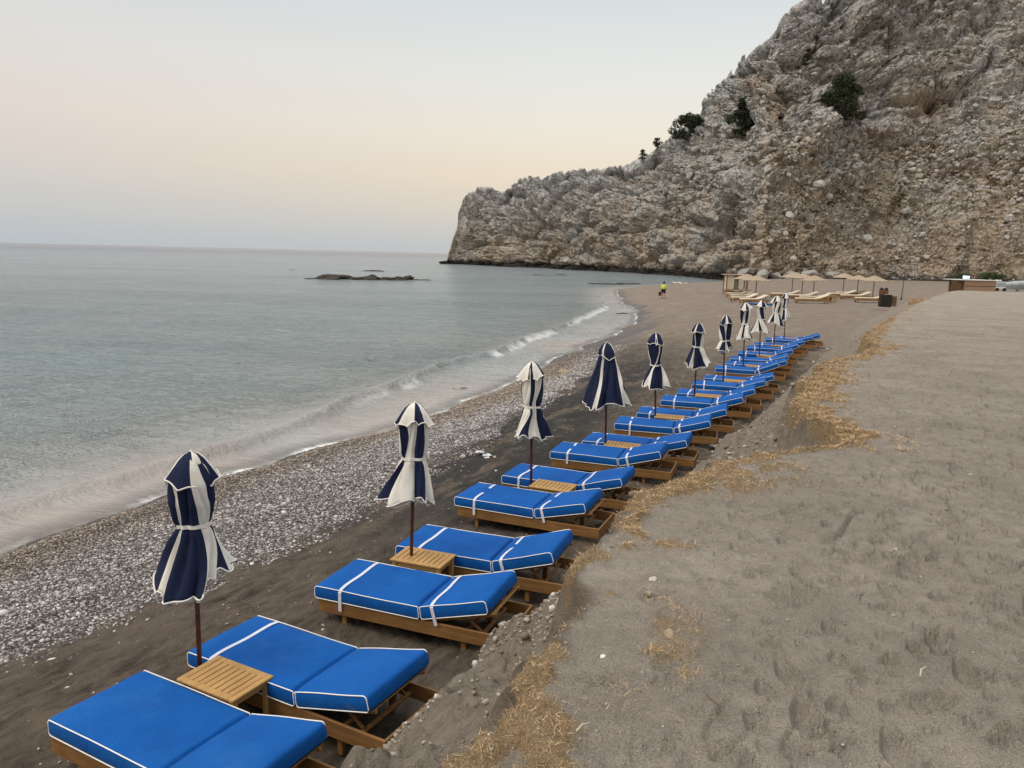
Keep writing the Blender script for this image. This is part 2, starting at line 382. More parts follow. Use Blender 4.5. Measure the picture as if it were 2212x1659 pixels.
# brownish damp gravel near the water
peb = g.mix(g.rng(g.math('ADD', sh, g.math('MULTIPLY', g.rng(n1, .2, .8, -1, 1), .7)), 2.2, 1.1, 0, .62), peb, g.mix(.5, peb, (.11, .075, .045), 'MULTIPLY'))
gravmask = g.math('MULTIPLY', g.rng(g.math('ADD', gr, g.math('MULTIPLY', g.rng(n5, .2, .8, -1, 1), .9)), .1, -.15), g.rng(g.attr('uu'), 48, 26))
col = g.mix(gravmask, dark, peb)
# far flat beach is plainer and paler
far = g.mix(g.rng(n1, .35, .65), (.19, .152, .118), (.235, .19, .148))
far = g.mix(g.rng(g.noise(P, 2.2, 6, .7), .48, .68, 0, .55), far, (.12, .10, .08))
far = g.mix(g.rng(g.noise(pst, .35, 6, .75, .6), .5, .64, 0, .5), far, (.27, .24, .20))
far = g.mix(g.rng(g.voro(P, 3.2, 'F1'), .11, .05, 0, .7), far, (.42, .38, .33))
far = g.mix(g.rng(g.voro(P, 1.1, 'F1'), .12, .05, 0, .6), far, (.08, .065, .05))
fm = g.rng(g.math('ADD', g.attr('uu'), g.math('MULTIPLY', g.rng(nb, .2, .8, -1, 1), 6)), 25, 44, 0, 1, True)
col = g.mix(fm, col, far)
# wet strip
wetm = g.math('ADD', sh, g.math('MULTIPLY', g.rng(g.noise(P, .5, 3), .2, .8, -1, 1), g.rng(g.attr('uu'), 18, 36, .25, 1.6)))
wet = g.rng(wetm, g.t.nodes and .75 or .75, .35)
wetf = g.math('MULTIPLY', g.rng(wetm, 3.0, 2.2), g.rng(g.attr('uu'), 24, 33)); wetf = g.math('MULTIPLY', wetf, g.rng(g.attr('uu'), 58, 42))
wetf = g.math('MULTIPLY', wetf, 1.15, clamp=True)
wetall = g.math('MAXIMUM', wet, wetf)
col = g.mix(g.math('MULTIPLY', wetall, .8), col, g.mix(fm, (.06, .05, .042), (.05, .047, .044)))
# bank face soil
bk = g.mix(g.rng(n2, .3, .7), (.16, .132, .10), (.28, .24, .19))
bk = g.mix(g.rng(n3, .5, .7, 0, .6), bk, (.30, .26, .21))
bkm = g.math('MULTIPLY', g.rng(bt, .02, .08), g.rng(g.math('ADD', bt, g.math('MULTIPLY', n2, .02)), 1.005, .97))
col = g.mix(bkm, col, bk)
topm = g.rng(ed, -.06, .05)
col = g.mix(topm, col, sand)
# straw mat
st = g.mix(g.rng(n3, .3, .7), (.24, .165, .085), (.40, .29, .16)); st = g.mix(g.rng(n4, .45, .65, 0, .8), st, (.13, .095, .06))
col = g.mix(g.rng(g.math('MULTIPLY', gm, g.rng(n2, .2, .6, .5, 1.3)), .25, .6), col, st)
# sea bed
col = g.mix(g.rng(sh, 0, -1.5), col, (.16, .15, .12))
rough = g.mix(wetall, (.92, .92, .92), (.38, .38, .38))
bh = g.math('ADD', g.math('MULTIPLY', n3, .5), g.math('MULTIPLY', n4, .35))
b0 = g.bump(bh, 1.0, .035)
b0 = g.bump(n5, .7, .05, b0)
b0 = g.bump(g.noise(g.map(P, (1, 1, 1), (0, 0, .7)), 7, 6, .7, .8), .8, .05, b0)
b0 = g.bump(g.math('MULTIPLY', g.rng(cd, .6, .1), gravmask), .9, .02, b0)
g.l(b0, g.p.inputs['Normal']); g.l(col, g.p.inputs['Base Color']); g.l(rough, g.p.inputs['Roughness'])
G = mesh_np('ground', np.c_[X.ravel(), Y.ravel(), Z], grid_faces(*X.shape), [g.m], attrs=A)
tag(G, kind='structure')

# ---- sea
az = np.r_[np.linspace(-170, -50, 60)[:-1], np.linspace(-50, 30, 800)]
rr = np.r_[np.exp(np.linspace(math.log(7), math.log(500), 560)), np.exp(np.linspace(math.log(520), math.log(60000), 60))]
X, Y = polar(az, rr)
x, y = X.ravel(), Y.ravel(); u, v = uvof(x, y); dr = np.hypot(x, y)
_, A = ground(x, y, False)
wv = ip(WV, u) + .35 * vnoise(u * .25, u * 0, seed=81) + .12 * vnoise(u * .9, u * 0, seed=82)
wd = v - wv                                                # >0 landward of the breaking crest
amp = sst(2, 12, u) * sst(90, 70, u)
wave = amp * (.26 * np.exp(-((wd + .35) / .5) ** 2) * np.where(wd > -.35, np.exp(-((wd + .35) / .28) ** 2), 1)
              - .05 * np.exp(-((wd + 2.0) / .8) ** 2) + .07 * np.exp(-((wd + 4.6) / 1.2) ** 2))
deep = sst(0, -3.5, A['sh'])
sw = .06 * fbm(u * .16, v * .55, octv=2, seed=84) + .045 * fbm(u * .55 + v * .2, v * 1.5, octv=3, seed=85)
z = -1 + wave + sw * deep * sst(160, 50, dr) + .008 * fbm(u * 2, v * 4, octv=2, seed=86) * sst(60, 20, dr)
keep = ((A['sh'] < 1.0) | (u > 200)).reshape(X.shape)
mask = keep[:-1, :-1] | keep[1:, 1:]
w = Mat('sea_water'); P = w.geo(); ash, awd, auu = w.attr('sh'), w.attr('wd'), w.attr('uu')
pr = w.map(P, (1, 1, 1), (0, 0, math.radians(12))); pw = w.map(pr, (.45, 1.3, 1))
big = w.noise(w.map(P, (.5, 1.4, 1)), .035, 4, .55)
med = w.noise(pw, .22, 4, .55)
c = w.ramp(w.rng(ash, 0, -60), [(0, (.35, .30, .265)), (.03, (.34, .305, .275)), (.06, (.35, .345, .325)), (.13, (.33, .385, .385)), (.3, (.285, .38, .395)), (1, (.30, .36, .385))])
c = w.mix(w.rng(big, .45, .62, 0, .6), c, (.20, .27, .29))
c = w.mix(w.rng(med, .45, .7, 0, .4), c, (.44, .46, .46))
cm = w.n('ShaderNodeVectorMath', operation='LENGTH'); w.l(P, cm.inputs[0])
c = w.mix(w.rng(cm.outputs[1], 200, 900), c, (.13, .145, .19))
# foam: breaker, its trailing lace and the swash edge
fn = w.noise(P, 2.6, 6, .7, 1.0); fn2 = w.noise(w.map(pr, (.6, 1.6, 1)), 1.1, 5, .65); patch = w.noise(P, .16, 3, .5)
u_on = w.math('MULTIPLY', w.rng(auu, 18, 27), w.rng(auu, 80, 72))
crest = w.math('MULTIPLY', w.rng(awd, -.35, -.1), w.rng(w.math('ADD', awd, w.math('MULTIPLY', fn, -.9)), -.10, -.42))
crest = w.math('MULTIPLY', crest, w.rng(w.math('ADD', w.noise(P, .33, 4, .6), w.math('MULTIPLY', w.rng(auu, 25, 60), .06)), .49, .56))
lace = w.math('MULTIPLY', w.rng(w.math('ABSOLUTE', w.math('SUBTRACT', fn2, .5)), .022, .0), w.math('MULTIPLY', w.rng(awd, -.2, .1), w.rng(ash, -.1, -.5, 1, .55)))
edge = w.math('MULTIPLY', w.rng(w.math('ADD', ash, w.math('MULTIPLY', w.rng(fn, .2, .8, -1, 1), .18)), -.32, -.10), w.rng(w.noise(P, .7, 3), .35, .6))
lh = w.rng(auu, 14, 30, .15, .4)
foam = w.math('MAXIMUM', w.math('MULTIPLY', crest, u_on), w.math('MAXIMUM', w.math('MULTIPLY', lace, lh), w.math('MULTIPLY', edge, .95)))
foam = w.math('MULTIPLY', foam, w.rng(fn, .3, .5, .35, 1))
c = w.mix(foam, c, (.78, .79, .78))
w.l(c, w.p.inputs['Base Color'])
w.l(w.rng(foam, 0, .6, .16, .8), w.p.inputs['Roughness']); w.p.inputs['IOR'].default_value = 1.33; w.p.inputs['Specular IOR Level'].default_value = .5
shal = w.rng(ash, -1, -6, .3, 1)
b = w.bump(w.noise(pw, 1.3, 6, .65, .3), shal, 1.1)
b = w.bump(w.noise(w.map(pr, (.7, 1.6, 1)), 6.5, 4, .6, .3), shal, .22, b)
b = w.bump(w.noise(w.map(pr, (.3, 1.5, 1)), .22, 4, .6), w.math('MULTIPLY', shal, .5), 2.0, b)
w.l(b, w.p.inputs['Normal'])
alpha = w.math('MAXIMUM', w.rng(ash, .25, -.9, .25, 1), foam); w.l(alpha, w.p.inputs['Alpha'])
A['wd'] = wd
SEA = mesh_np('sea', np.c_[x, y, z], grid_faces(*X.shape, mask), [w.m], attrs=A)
tag(SEA, kind='structure')

# ------------------------------------------------------------------ the rocky headland
SIL = np.array([(950, 573), (962, 571), (965, 566), (968, 545), (978, 510), (988, 478), (990, 455), (1000, 432), (1015, 415), (1040, 403), (1085, 400), (1115, 388), (1150, 378), (1190, 372), (1230, 362), (1270, 356), (1300, 345),
                (1350, 337), (1385, 325), (1420, 303), (1455, 283), (1480, 265), (1512, 247), (1528, 215), (1550, 175), (1588, 148), (1603, 112), (1640, 72), (1680, 40), (1720, 15), (1760, -8), (1830, -60),
                (1930, -110), (2212, -230), (2500, -300), (3200, -340), (4200, -200), (5200, 100)], float)
BASE = np.array([(447, 345), (470, 335), (509, 308), (555, 285), (602, 262), (640, 245), (671, 230), (700, 212), (722, 195), (745, 172), (775, 163), (830, 165), (880, 172), (926, 178), (1024, 178), (1200, 165), (1500, 150), (2400, 130)], float)
pxs = np.r_[np.linspace(445.5, 470, 60)[:-1], np.linspace(470, 1110, 940)[:-1], np.linspace(1110, 2300, 80)]
silx, sily = SIL[:, 0] * K, SIL[:, 1] * K
nf, nb_ = 430, 26
tt = np.r_[np.linspace(0, 1, nf), 1 + np.linspace(0, 1, nb_ + 1)[1:]]
V = np.zeros((len(tt), len(pxs), 3)); ZB = []
for j, px in enumerate(pxs):
    d = ray(px, np.interp(px, silx, sily)); hz = math.hypot(d[0], d[1]); te = d[2] / hz; ax, ay = d[0] / hz, d[1] / hz
    cosf = ay                                             # depth along heading -> range
    Db = np.interp(px, BASE[:, 0], BASE[:, 1]) / cosf
    kk = np.interp(px, [447, 520, 700, 820, 1100], [.9, .75, .85, .75, .65])
    h = max(.2, (te * Db + 4) / (1 - kk * te)); Dc = Db + kk * h
    zb = -2.5 if px < 745 else float(np.interp(px, [745, 775, 880, 1024, 1500], [-2.2, -.9, .2, 1.2, 2]))
    t = np.clip(tt, 0, 1)
    # cliffy foot by the sea, scree bench further right, steep crag above
    wS = np.interp(px, [447, 700, 790, 900], [1, 1, .3, 0])
    zt_sea = .62 * t + .38 * (1 - (1 - t) ** 2.6)
    zt_scr = .75 * t + .25 * t ** 2.4
    zf = wS * zt_sea + (1 - wS) * zt_scr
    rad = Db + (Dc - Db) * t
    zz = zb + (h - 0 - zb + (-0)) * zf if False else zb + (h - zb) * zf
    s = np.clip(tt - 1, 0, 1)
    rad = rad + s * (60 + h * 1.2); zz = zz * (1 - s ** 1.5) + (-3) * s ** 1.5
    V[:, j, 0] = ax * rad; V[:, j, 1] = ay * rad; V[:, j, 2] = zz
shp = V.shape[:2]
def normals(V):
    a = np.gradient(V, axis=0); b = np.gradient(V, axis=1); n = np.cross(b, a); n /= np.linalg.norm(n, axis=2, keepdims=True) + 1e-9; return n
Nn = normals(V)
if (Nn[10, 300] @ np.array([0, -1, .3])) < 0: Nn = -Nn
T2 = np.repeat(tt[:, None], shp[1], 1)
wu = sst(.95, 1.0, T2)[..., None]; Nn = Nn * (1 - wu) + np.array([0, -.3, .95]) * wu; Nn /= np.linalg.norm(Nn, axis=2, keepdims=True); PX = np.repeat(pxs[None], shp[0], 0)
# strike-following sample space, rotated so that the beds dip down towards the sea
mid = V[nf // 3]; sarc = np.r_[0, np.cumsum(np.hypot(np.diff(mid[:, 0]), np.diff(mid[:, 1])))]; SX = np.repeat(sarc[None], shp[0], 0) * .8
SY = np.hypot(V[..., 0], V[..., 1]) - np.hypot(V[0, :, 0], V[0, :, 1])[None]
th = math.radians(40); cx, cz = SX * math.cos(th) + V[..., 2] * math.sin(th), -SX * math.sin(th) + V[..., 2] * math.cos(th)
cy = SY
wx = 3.2 * fbm(cx / 22, cy / 22, cz / 22, 3, 101); wz = 3.2 * fbm(cx / 22 + 9, cy / 22, cz / 22, 3, 102)
cx, cz = (cx + wx), (cz + wz)
disp = 5.5 * fbm(cx / 42, cy / 42, cz / 26, 4, 103)
crag = sst(.5, .66, T2 + .05 * fbm(SX / 20, cy / 20, None, 2, 112)) * sst(640, 740, PX)
f1, f2, c0 = worley(SX / 9 + .4 * vnoise(SX / 9, V[..., 2] / 9, None, 5), cy / 14, V[..., 2] / 24, 113)
disp += crag * (4.2 * (c0 - .5) + 2.6 * np.minimum(f2 - f1, .2) / .2)
f1, f2, c0 = worley(cx / 34, cy / 30, cz / 15, 114)
disp += 5.0 * (c0 - .5) * (1 - .6 * crag) * sst(0, .22, f2 - f1)
scree = sst(735, 830, PX) * sst(.60, .44, T2 + .05 * fbm(cx / 14, cy / 14, cz / 14, 2, 111)) * sst(.0, .05, T2 + .02)
scree = np.maximum(scree, .5 * sst(600, 700, PX) * sst(.55, .4, np.abs(T2 - .55) + .15))
apron = scree * sst(34, 14, V[..., 2] + 9 * fbm(SX / 18, V[..., 2] / 18, None, 3, 131)) * sst(745, 800, PX)
rockw = 1 - .65 * scree - .25 * apron
f1, f2, c1 = worley(cx / 15, cy / 9, cz / 6.5, 104)
cr1 = f2 - f1
disp += rockw * (3.4 * (c1 - .5) * 1.0 + 3.0 * np.minimum(cr1, .26) / .26)
f1, f2, c2 = worley(cx / 5.6, cy / 4, cz / 3.2, 105)
cr2 = f2 - f1
disp += rockw * (1.1 * (c2 - .5) + 1.3 * np.minimum(cr2, .24) / .24)
f1, f2, c3 = worley(cx / 2.2, cy / 2.2, cz / 1.9, 106)
cr3 = f2 - f1
disp += (.42 + .58 * scree - .62 * apron) * (.6 * (c3 - .5) + .75 * np.minimum(cr3, .26) / .26)
f1, f2, c4 = worley(cx / 1.15, cy / 1.0, cz / .85, 107)
cr4 = f2 - f1
disp += .26 * (c4 - .5) + .34 * np.minimum(cr4, .28) / .28
disp += .5 * np.abs(fbm(cx / 2, cy / 2, cz / 2, 3, 108)) - 4.6 - 3.4 * crag
disp *= sst(0, .02, T2) * .0 + 1
fade = sst(-.02, .06, T2) * np.interp(PX, [445, 449, 458, 480], [.2, .6, .9, 1])
crest_f = np.where(T2 <= 1, 1 - .45 * sst(.97, 1.0, T2), .55 * np.exp(-(T2 - 1) * 12))
Vd = V + Nn * (disp * fade * crest_f)[..., None]
Vd[..., 2] += .25 * fbm(V[..., 0] / 3, V[..., 1] / 3, None, 2, 109) * sst(0, .05, T2)
crack = np.clip(1.15 - np.minimum(cr2 / .16, 1) * .5 - np.minimum(cr3 / .2, 1) * .5, 0, 1)
ora = fbm(cx / 13, cy / 13, cz / 9, 4, 120) - .25 * (T2 - .4)
# two rusty hollows in the crag
oc = np.zeros(shp)
for a, b_, ra, rb in ((1672, 235, 26, 50), (2000, 225, 60, 45), (1960, 330, 120, 18), (2060, 370, 90, 25), (1620, 180, 20, 20), (1900, 290, 50, 15)):
    q = proj(Vd.reshape(-1, 3)); qx, qy = q[0].reshape(shp), q[1].reshape(shp)
    oc = np.maximum(oc, np.exp(-(((qx / K - a) / ra) ** 2 + ((qy / K - b_) / rb) ** 2)))
q = proj(Vd.reshape(-1, 3)); CQX, CQY = q[0].reshape(shp), q[1].reshape(shp)
for a, b_, ra, rb, dp in ((1690, 215, 16, 22, 5), (1612, 195, 12, 14, 3), (2005, 225, 9, 16, 5), (1668, 240, 22, 45, 2.5)):      # hollows
    m_ = np.exp(-(((CQX / K - a) / ra) ** 2 + ((CQY / K - b_) / rb) ** 2) ** 2) * (T2 < .98)
    Vd -= Nn * (m_ * dp)[..., None]
r = Mat('limestone'); P = r.geo(); cc = r.attr('ckc'); sc2 = r.attr('scree'); orr = r.attr('ora'); tid = r.attr('hz')
a1 = r.noise(P, .55, 6, .65); a2 = r.noise(P, 2.2, 6, .7); a3 = r.noise(P, .09, 4, .6); a4 = r.noise(P, .8, 7, .75)
grey = r.mix(r.rng(a1, .32, .68), (.35, .35, .34), (.62, .62, .60))
grey = r.mix(r.rng(a4, .5, .75, 0, .8), grey, (.70, .70, .68))
grey = r.mix(r.rng(a2, .5, .75, 0, .6), grey, (.19, .185, .175))
ochre = r.mix(r.rng(a2, .35, .65), (.34, .22, .14), (.48, .38, .28))
brown = r.mix(r.rng(a2, .35, .65), (.28, .23, .17), (.46, .39, .30))
col = r.mix(r.math('MULTIPLY', r.rng(r.math('ADD', orr, r.math('MULTIPLY', a1, .5)), .7, 1.1), .4), grey, ochre)
col = r.mix(r.math('MULTIPLY', r.attr('oc'), r.rng(a1, .35, .6, .3, .9)), col, (.34, .20, .11))
low = r.rng(tid, 32, 6); col = r.mix(r.math('MULTIPLY', low, r.rng(a3, .38, .6, .25, .95)), col, r.mix(a1, (.30, .23, .16), (.53, .44, .34)))
soil = r.math('MULTIPLY', sc2, r.math('MULTIPLY', r.rng(r.attr('cr3'), .42, .15), r.rng(a3, .36, .52)))
col = r.mix(soil, col, brown)
col = r.mix(r.math('MULTIPLY', r.math('MULTIPLY', r.attr('apron'), .8), r.rng(a2, .62, .42)), col, r.mix(a1, (.27, .20, .135), (.46, .375, .27)))
scrub = r.math('MULTIPLY', r.rng(r.noise(r.map(P, (.6, .6, 1.5)), .42, 6, .75), .57, .63), r.rng(sc2, .1, .8, .3, .85))
col = r.mix(scrub, col, (.10, .085, .045))
col = r.mix(r.rng(r.math('ADD', tid, r.math('MULTIPLY', a1, 3)), 3.4, 2.1), col, (.035, .03, .026))
pv = r.n('ShaderNodeVectorMath', operation='ADD'); r.l(P, pv.inputs[0]); ns_ = r.n('ShaderNodeVectorMath', operation='SCALE'); r.l(r.noise(P, .7, 4, .6, 0, True), ns_.inputs[0]); ns_.inputs[3].default_value = 1.6; r.l(ns_.outputs[0], pv.inputs[1])
e1 = r.voro(pv.outputs[0], .42, 'DISTANCE_TO_EDGE'); e2 = r.voro(pv.outputs[0], 1.1, 'DISTANCE_TO_EDGE')
fiss = r.math('MAXIMUM', r.rng(e1, .055, .0), r.math('MULTIPLY', r.rng(e2, .07, .0), .8))
fiss = r.math('MULTIPLY', fiss, r.rng(r.noise(P, .3, 4, .6), .38, .55))
col = r.mix(r.math('MULTIPLY', fiss, .75), col, (.11, .095, .08))
vs_ = r.noise(r.map(P, (.5, .5, .06)), 1.0, 5, .65); col = r.mix(r.rng(vs_, .56, .68, 0, .55), col, (.13, .12, .11))
bb = r.bump(fiss, 1, -.35); bb = r.bump(a2, .9, .5, bb); bb = r.bump(r.noise(P, 7, 4, .7), .7, .12, bb)
bb = r.bump(r.voro(P, 1.5, 'F1'), .6, .4, bb)
r.set(Base_Color=col, Normal=bb, Roughness=.95)
LIMESTONE = r.m
ff = grid_faces(*shp)[:, ::-1]
HILL = mesh_np('rocky_hill', Vd.reshape(-1, 3), ff, [LIMESTONE],
               attrs=dict(ckc=crack.ravel(), scree=scree.ravel(), apron=apron.ravel(), ora=ora.ravel(), cr3=cr3.ravel(), oc=oc.ravel(), hz=Vd[..., 2].ravel()))
tag(HILL, kind='structure')
q = proj(Vd.reshape(-1, 3)); CQX, CQY = q[0].reshape(shp), q[1].reshape(shp)
def cliff_at(a, b):
    """point of the hillside seen at this place (2212-wide coordinates)"""
    d = (CQX - a * K) ** 2 + (CQY - b * K) ** 2 + (T2 > 1) * 1e6
    k = int(np.argmin(d)); return Vd.reshape(-1, 3)[k].copy(), Nn.reshape(-1, 3)[k].copy()

# ---- boulder scree: countless loose rocks on the slope
def ico(sub):
    b = bmesh.new(); bmesh.ops.create_icosphere(b, subdivisions=sub, radius=1); v = np.array([x.co[:] for x in b.verts]); f = np.array([[q.index for q in x.verts] for x in b.faces]); b.free(); return v, f
def facet_rocks(n, base, rg, planes=9, lo=.55, hi=.95):
    """n faceted boulder shapes from one icosphere"""
    out = []
    for i in range(n):
        pn = rg.normal(size=(planes, 3)); pn /= np.linalg.norm(pn, axis=1)[:, None]; pd = rg.uniform(lo, hi, planes)
        dt = base @ pn.T; lim = np.where(dt > .05, pd / np.maximum(dt, .05), 9).min(1); rr_ = np.minimum(lim, 1)
        out.append(base * rr_[:, None])
    return np.array(out)
def scatter(name, pos, size, variants, faces, rg, flat=(1, 1, .7), mats=None, colr=None, tilt=.5, extra=None, smooth=False):
    n = len(pos); k = rg.integers(0, len(variants), n); B = variants[k]
    sc = size[:, None] * np.array(flat)[None] * rg.uniform(.75, 1.3, (n, 3)); B = B * sc[:, None, :]
    a = rg.uniform(0, 2 * math.pi, n); tl = rg.uniform(-tilt, tilt, n); ca, sa, ct, s_t = np.cos(a), np.sin(a), np.cos(tl), np.sin(tl)
    x_, y_, z_ = B[..., 0], B[..., 1], B[..., 2]
    y2 = y_ * ct[:, None] - z_ * s_t[:, None]; z2 = y_ * s_t[:, None] + z_ * ct[:, None]
    x3 = x_ * ca[:, None] - y2 * sa[:, None]; y3 = x_ * sa[:, None] + y2 * ca[:, None]
    Vv = np.stack([x3, y3, z2], -1) + pos[:, None, :]
    m = B.shape[1]; Ff = faces[None] + (np.arange(n) * m)[:, None, None]
    at = {'rv': np.repeat(rg.uniform(0, 1, n) if colr is None else colr, m)}
    for kk_, vv in (extra or {}).items(): at[kk_] = np.repeat(vv, m)
    return mesh_np(name, Vv.reshape(-1, 3), Ff.reshape(-1, 3), mats, smooth=smooth, attrs=at)
rg = np.random.default_rng(5)
iv, ifc = ico(2)
RV = facet_rocks(14, iv, rg, 8, .42, .9)
w_ = (scree * (T2 < .98) * (CQX > 690)).ravel(); w_ = w_ * (.3 + sst(0, .6, fbm(cx / 9, cy / 9, cz / 9, 2, 130))).ravel() + .006 * ((T2 < .95) & (T2 > .03)).ravel()
w_[np.isnan(w_)] = 0; w_ /= w_.sum()
w_ = w_ * (1 - .8 * apron.ravel()); w_ /= w_.sum()
idx = rg.choice(w_.size, 3400, p=w_)
size = np.clip(rg.lognormal(-1.1, .55, len(idx)), .2, 1.5)
pos = Vd.reshape(-1, 3)[idx] + Nn.reshape(-1, 3)[idx] * (size * .25)[:, None]
bm_ = Mat('boulder_stone'); P = bm_.geo(); rv = bm_.attr('rv'); n_ = bm_.noise(P, 1.6, 6, .7)
c_ = bm_.mix(bm_.rng(n_, .3, .7), (.28, .275, .26), (.50, .49, .465)); c_ = bm_.mix(bm_.rng(rv, .6, 1, 0, .6), c_, (.40, .32, .23)); c_ = bm_.mix(bm_.rng(rv, .4, 0, 0, .5), c_, (.20, .185, .17))
bm_.set(Base_Color=c_, Normal=bm_.bump(n_, .8, .2), Roughness=.95)
tag(scatter('scree_boulders', pos, size, RV, ifc, rg, (1, .85, .75), [bm_.m], extra={}), kind='stuff')

# ---- foot boulders: separate rocks where the cliff meets the beach
def rock_mesh(seed, planes=10, sub=3, rough=.10):
    rg_ = np.random.default_rng(seed); v, f = ico(sub); R_ = facet_rocks(1, v, rg_, planes)[0]
    n = fbm(R_[:, 0] * 1.8 + seed, R_[:, 1] * 1.8, R_[:, 2] * 1.8, 4, seed); return R_ * (1 + rough * n)[:, None], f
def place_rock(name, loc, dims, mat, label, cat='rock', group=None, seed=1, rz=0, rough=.12):
    v, f = rock_mesh(seed, rough=rough); o = mesh_np(name, v * np.array(dims) / 2, f, [mat], smooth=True)
    o.location = loc; o.rotation_euler = (0, 0, rz); o.data.polygons.foreach_set('use_smooth', [False] * len(o.data.polygons))
    return tag(o, label, cat, group)
PLACE_T = [(1612, 594, 4.2, 'pale grey boulder at the cliff foot, leftmost behind the curtained daybed'), (1640, 598, 3.6, 'low grey boulder at the cliff foot just right of the biggest one behind the daybed'),
           (1668, 600, 2.6, 'small pale boulder at the cliff foot between daybed and middle thatched parasols'), (1702, 598, 3.0, 'grey boulder at the cliff foot left of the middle thatched parasols'),
           (1740, 596, 3.4, 'rounded pale boulder at the cliff foot above the middle thatched parasols'), (1790, 594, 2.4, 'small boulder at the cliff foot right of the middle thatched parasols')]
for i, (a, b, s_, lb) in enumerate(PLACE_T):
    p, n = cliff_at(a, b); place_rock('boulder', (p[0], p[1] - 2, max(p[2], gz(p[0], p[1] - 2) + s_ * .2)), (s_ * 1.3, s_, s_ * .8), bm_.m, lb, 'boulder', 'boulders at the cliff foot', seed=200 + i, rz=i)

# ------------------------------------------------------------------ dark bushes on the crag
lf = Mat('bush_leaf'); rvn = lf.attr('rv'); lf.set(Base_Color=lf.mix(rvn, (.018, .026, .014), (.055, .07, .035)), Roughness=.8)
bark = m_plain('bark', (.10, .075, .055), .95, .3, 8, .6)
def leaf_cloud(name, lobes, n, leaf, mat, parent, rg_, up=.4):
    """small leaf quads in clumps through the lobes' volume"""
    P_ = []; 
    wts = np.array([l[3] ** 2 for l in lobes]); wts = wts / wts.sum()
    k = rg_.choice(len(lobes), n, p=wts)
    L = np.array([l[:3] for l in lobes])[k]; Rr_ = np.array([l[3] for l in lobes])[k]
    dirs = rg_.normal(size=(n, 3)); dirs /= np.linalg.norm(dirs, axis=1)[:, None]
    rad = rg_.uniform(.35, 1.0, n) ** .5 * (1 + .28 * vnoise(dirs[:, 0] * 3 + k, dirs[:, 1] * 3, dirs[:, 2] * 3, 7))
    C = L + dirs * (Rr_ * rad)[:, None] * np.array([1, 1, .8])
    a = rg_.normal(size=(n, 3)); a[:, 2] *= .6; a /= np.linalg.norm(a, axis=1)[:, None]; b_ = np.cross(a, rg_.normal(size=(n, 3))); b_ /= np.linalg.norm(b_, axis=1)[:, None]
    s_ = leaf * rg_.uniform(.6, 1.4, n)[:, None]
    Vv = np.stack([C - a * s_, C + b_ * s_ * .5, C + a * s_, C - b_ * s_ * .5], 1).reshape(-1, 3)
    return mesh_np(name, Vv, np.arange(n * 4).reshape(n, 4), [mat], parent, False, attrs={'rv': np.repeat(rg_.uniform(0, 1, n), 4)})
def bush(a, b, wd_, ht, label, seed, cat='bush', n=2600, name='bush', leaf=.22, lift=.0):
    p, nn = cliff_at(a, b); rg_ = np.random.default_rng(seed)
    o = empty(name, tuple(p), 0, label, cat)
    lobes = []
    for i in range(26):
        hq = rg_.uniform(0, 1); aa = rg_.uniform(0, 2 * math.pi); rr_ = rg_.uniform(.1, .52) * wd_ * (1.1 - .75 * hq)
        lobes.append((rr_ * math.cos(aa), rr_ * math.sin(aa) * .6 - .12 * wd_, ht * (.0 + .85 * hq), wd_ * rg_.uniform(.08, .15)))
    leaf_cloud('crown', lobes, n, leaf, lf.m, o, rg_)
    t = MB(); 
    for l in lobes[:5]: t.tube([(0, -.1, -.4), (l[0] * .4, l[1] * .4, l[2] * .5), (l[0], l[1], l[2])], [.22, .14, .06], 6)
    t.build('trunk', bark, o, True)
    return o
bush(1485, 300, 14, 8, 'broad dark green bush on the skyline ledge of the hill', 1, n=9000, leaf=.26)
bush(1610, 284, 11, 10, 'tall dark bush in the cleft left of the rusty hollow', 2, n=9000, leaf=.26)
bush(1818, 252, 16, 10, 'largest dark bush on the crag, right of the rusty hollow', 3, n=11000, leaf=.26)
bush(1414, 302, 4.5, 3.2, 'small windswept tree standing out on the skyline left of the bushes', 4, 'tree', 700, 'small_tree')
bush(1373, 333, 3.2, 3.6, 'small dark shrub on the skyline beside an upright rock', 5, n=600)
bush(1628, 137, 3.2, 3.4, 'small green shrub high on the crag above the tall cleft bush', 6, n=500)
bush(1742, 140, 3.6, 4.0, 'small shrub high on the crag above the rusty hollow', 7, n=500)
# low scrub tufts all over the slope
sc_m = Mat('scrub_leaf'); sc_m.set(Base_Color=sc_m.mix(sc_m.attr('rv'), (.045, .045, .022), (.15, .095, .05)), Roughness=.9)
w_ = ((.08 + scree) * (T2 < .97) * (T2 > .04) * (.05 + sst(-.1, .7, fbm(cx / 11, cy / 11, cz / 11, 2, 140)))).ravel(); w_ /= w_.sum()
idx = rg.choice(w_.size, 900, p=w_); cen = Vd.reshape(-1, 3)[idx]; sz = rg.uniform(.3, 1.4, 900)
k = np.repeat(np.arange(900), 34); d_ = rg.normal(size=(len(k), 3)) * np.array([.5, .5, .3]); d_[:, 2] = np.abs(d_[:, 2]); C = cen[k] + d_ * sz[k][:, None]
a_ = rg.normal(size=C.shape); a_ /= np.linalg.norm(a_, axis=1)[:, None]; b_ = np.cross(a_, rg.normal(size=C.shape)); b_ /= np.linalg.norm(b_, axis=1)[:, None]
s_ = .2 * rg.uniform(.6, 1.4, len(k))[:, None]
tag(mesh_np('scrub', np.stack([C - a_ * s_, C + b_ * s_ * .6, C + a_ * s_, C - b_ * s_ * .6], 1).reshape(-1, 3), np.arange(len(k) * 4).reshape(-1, 4), [sc_m.m], None, False,
            attrs={'rv': np.repeat(rg.uniform(0, 1, 900)[k], 4)}), kind='stuff')

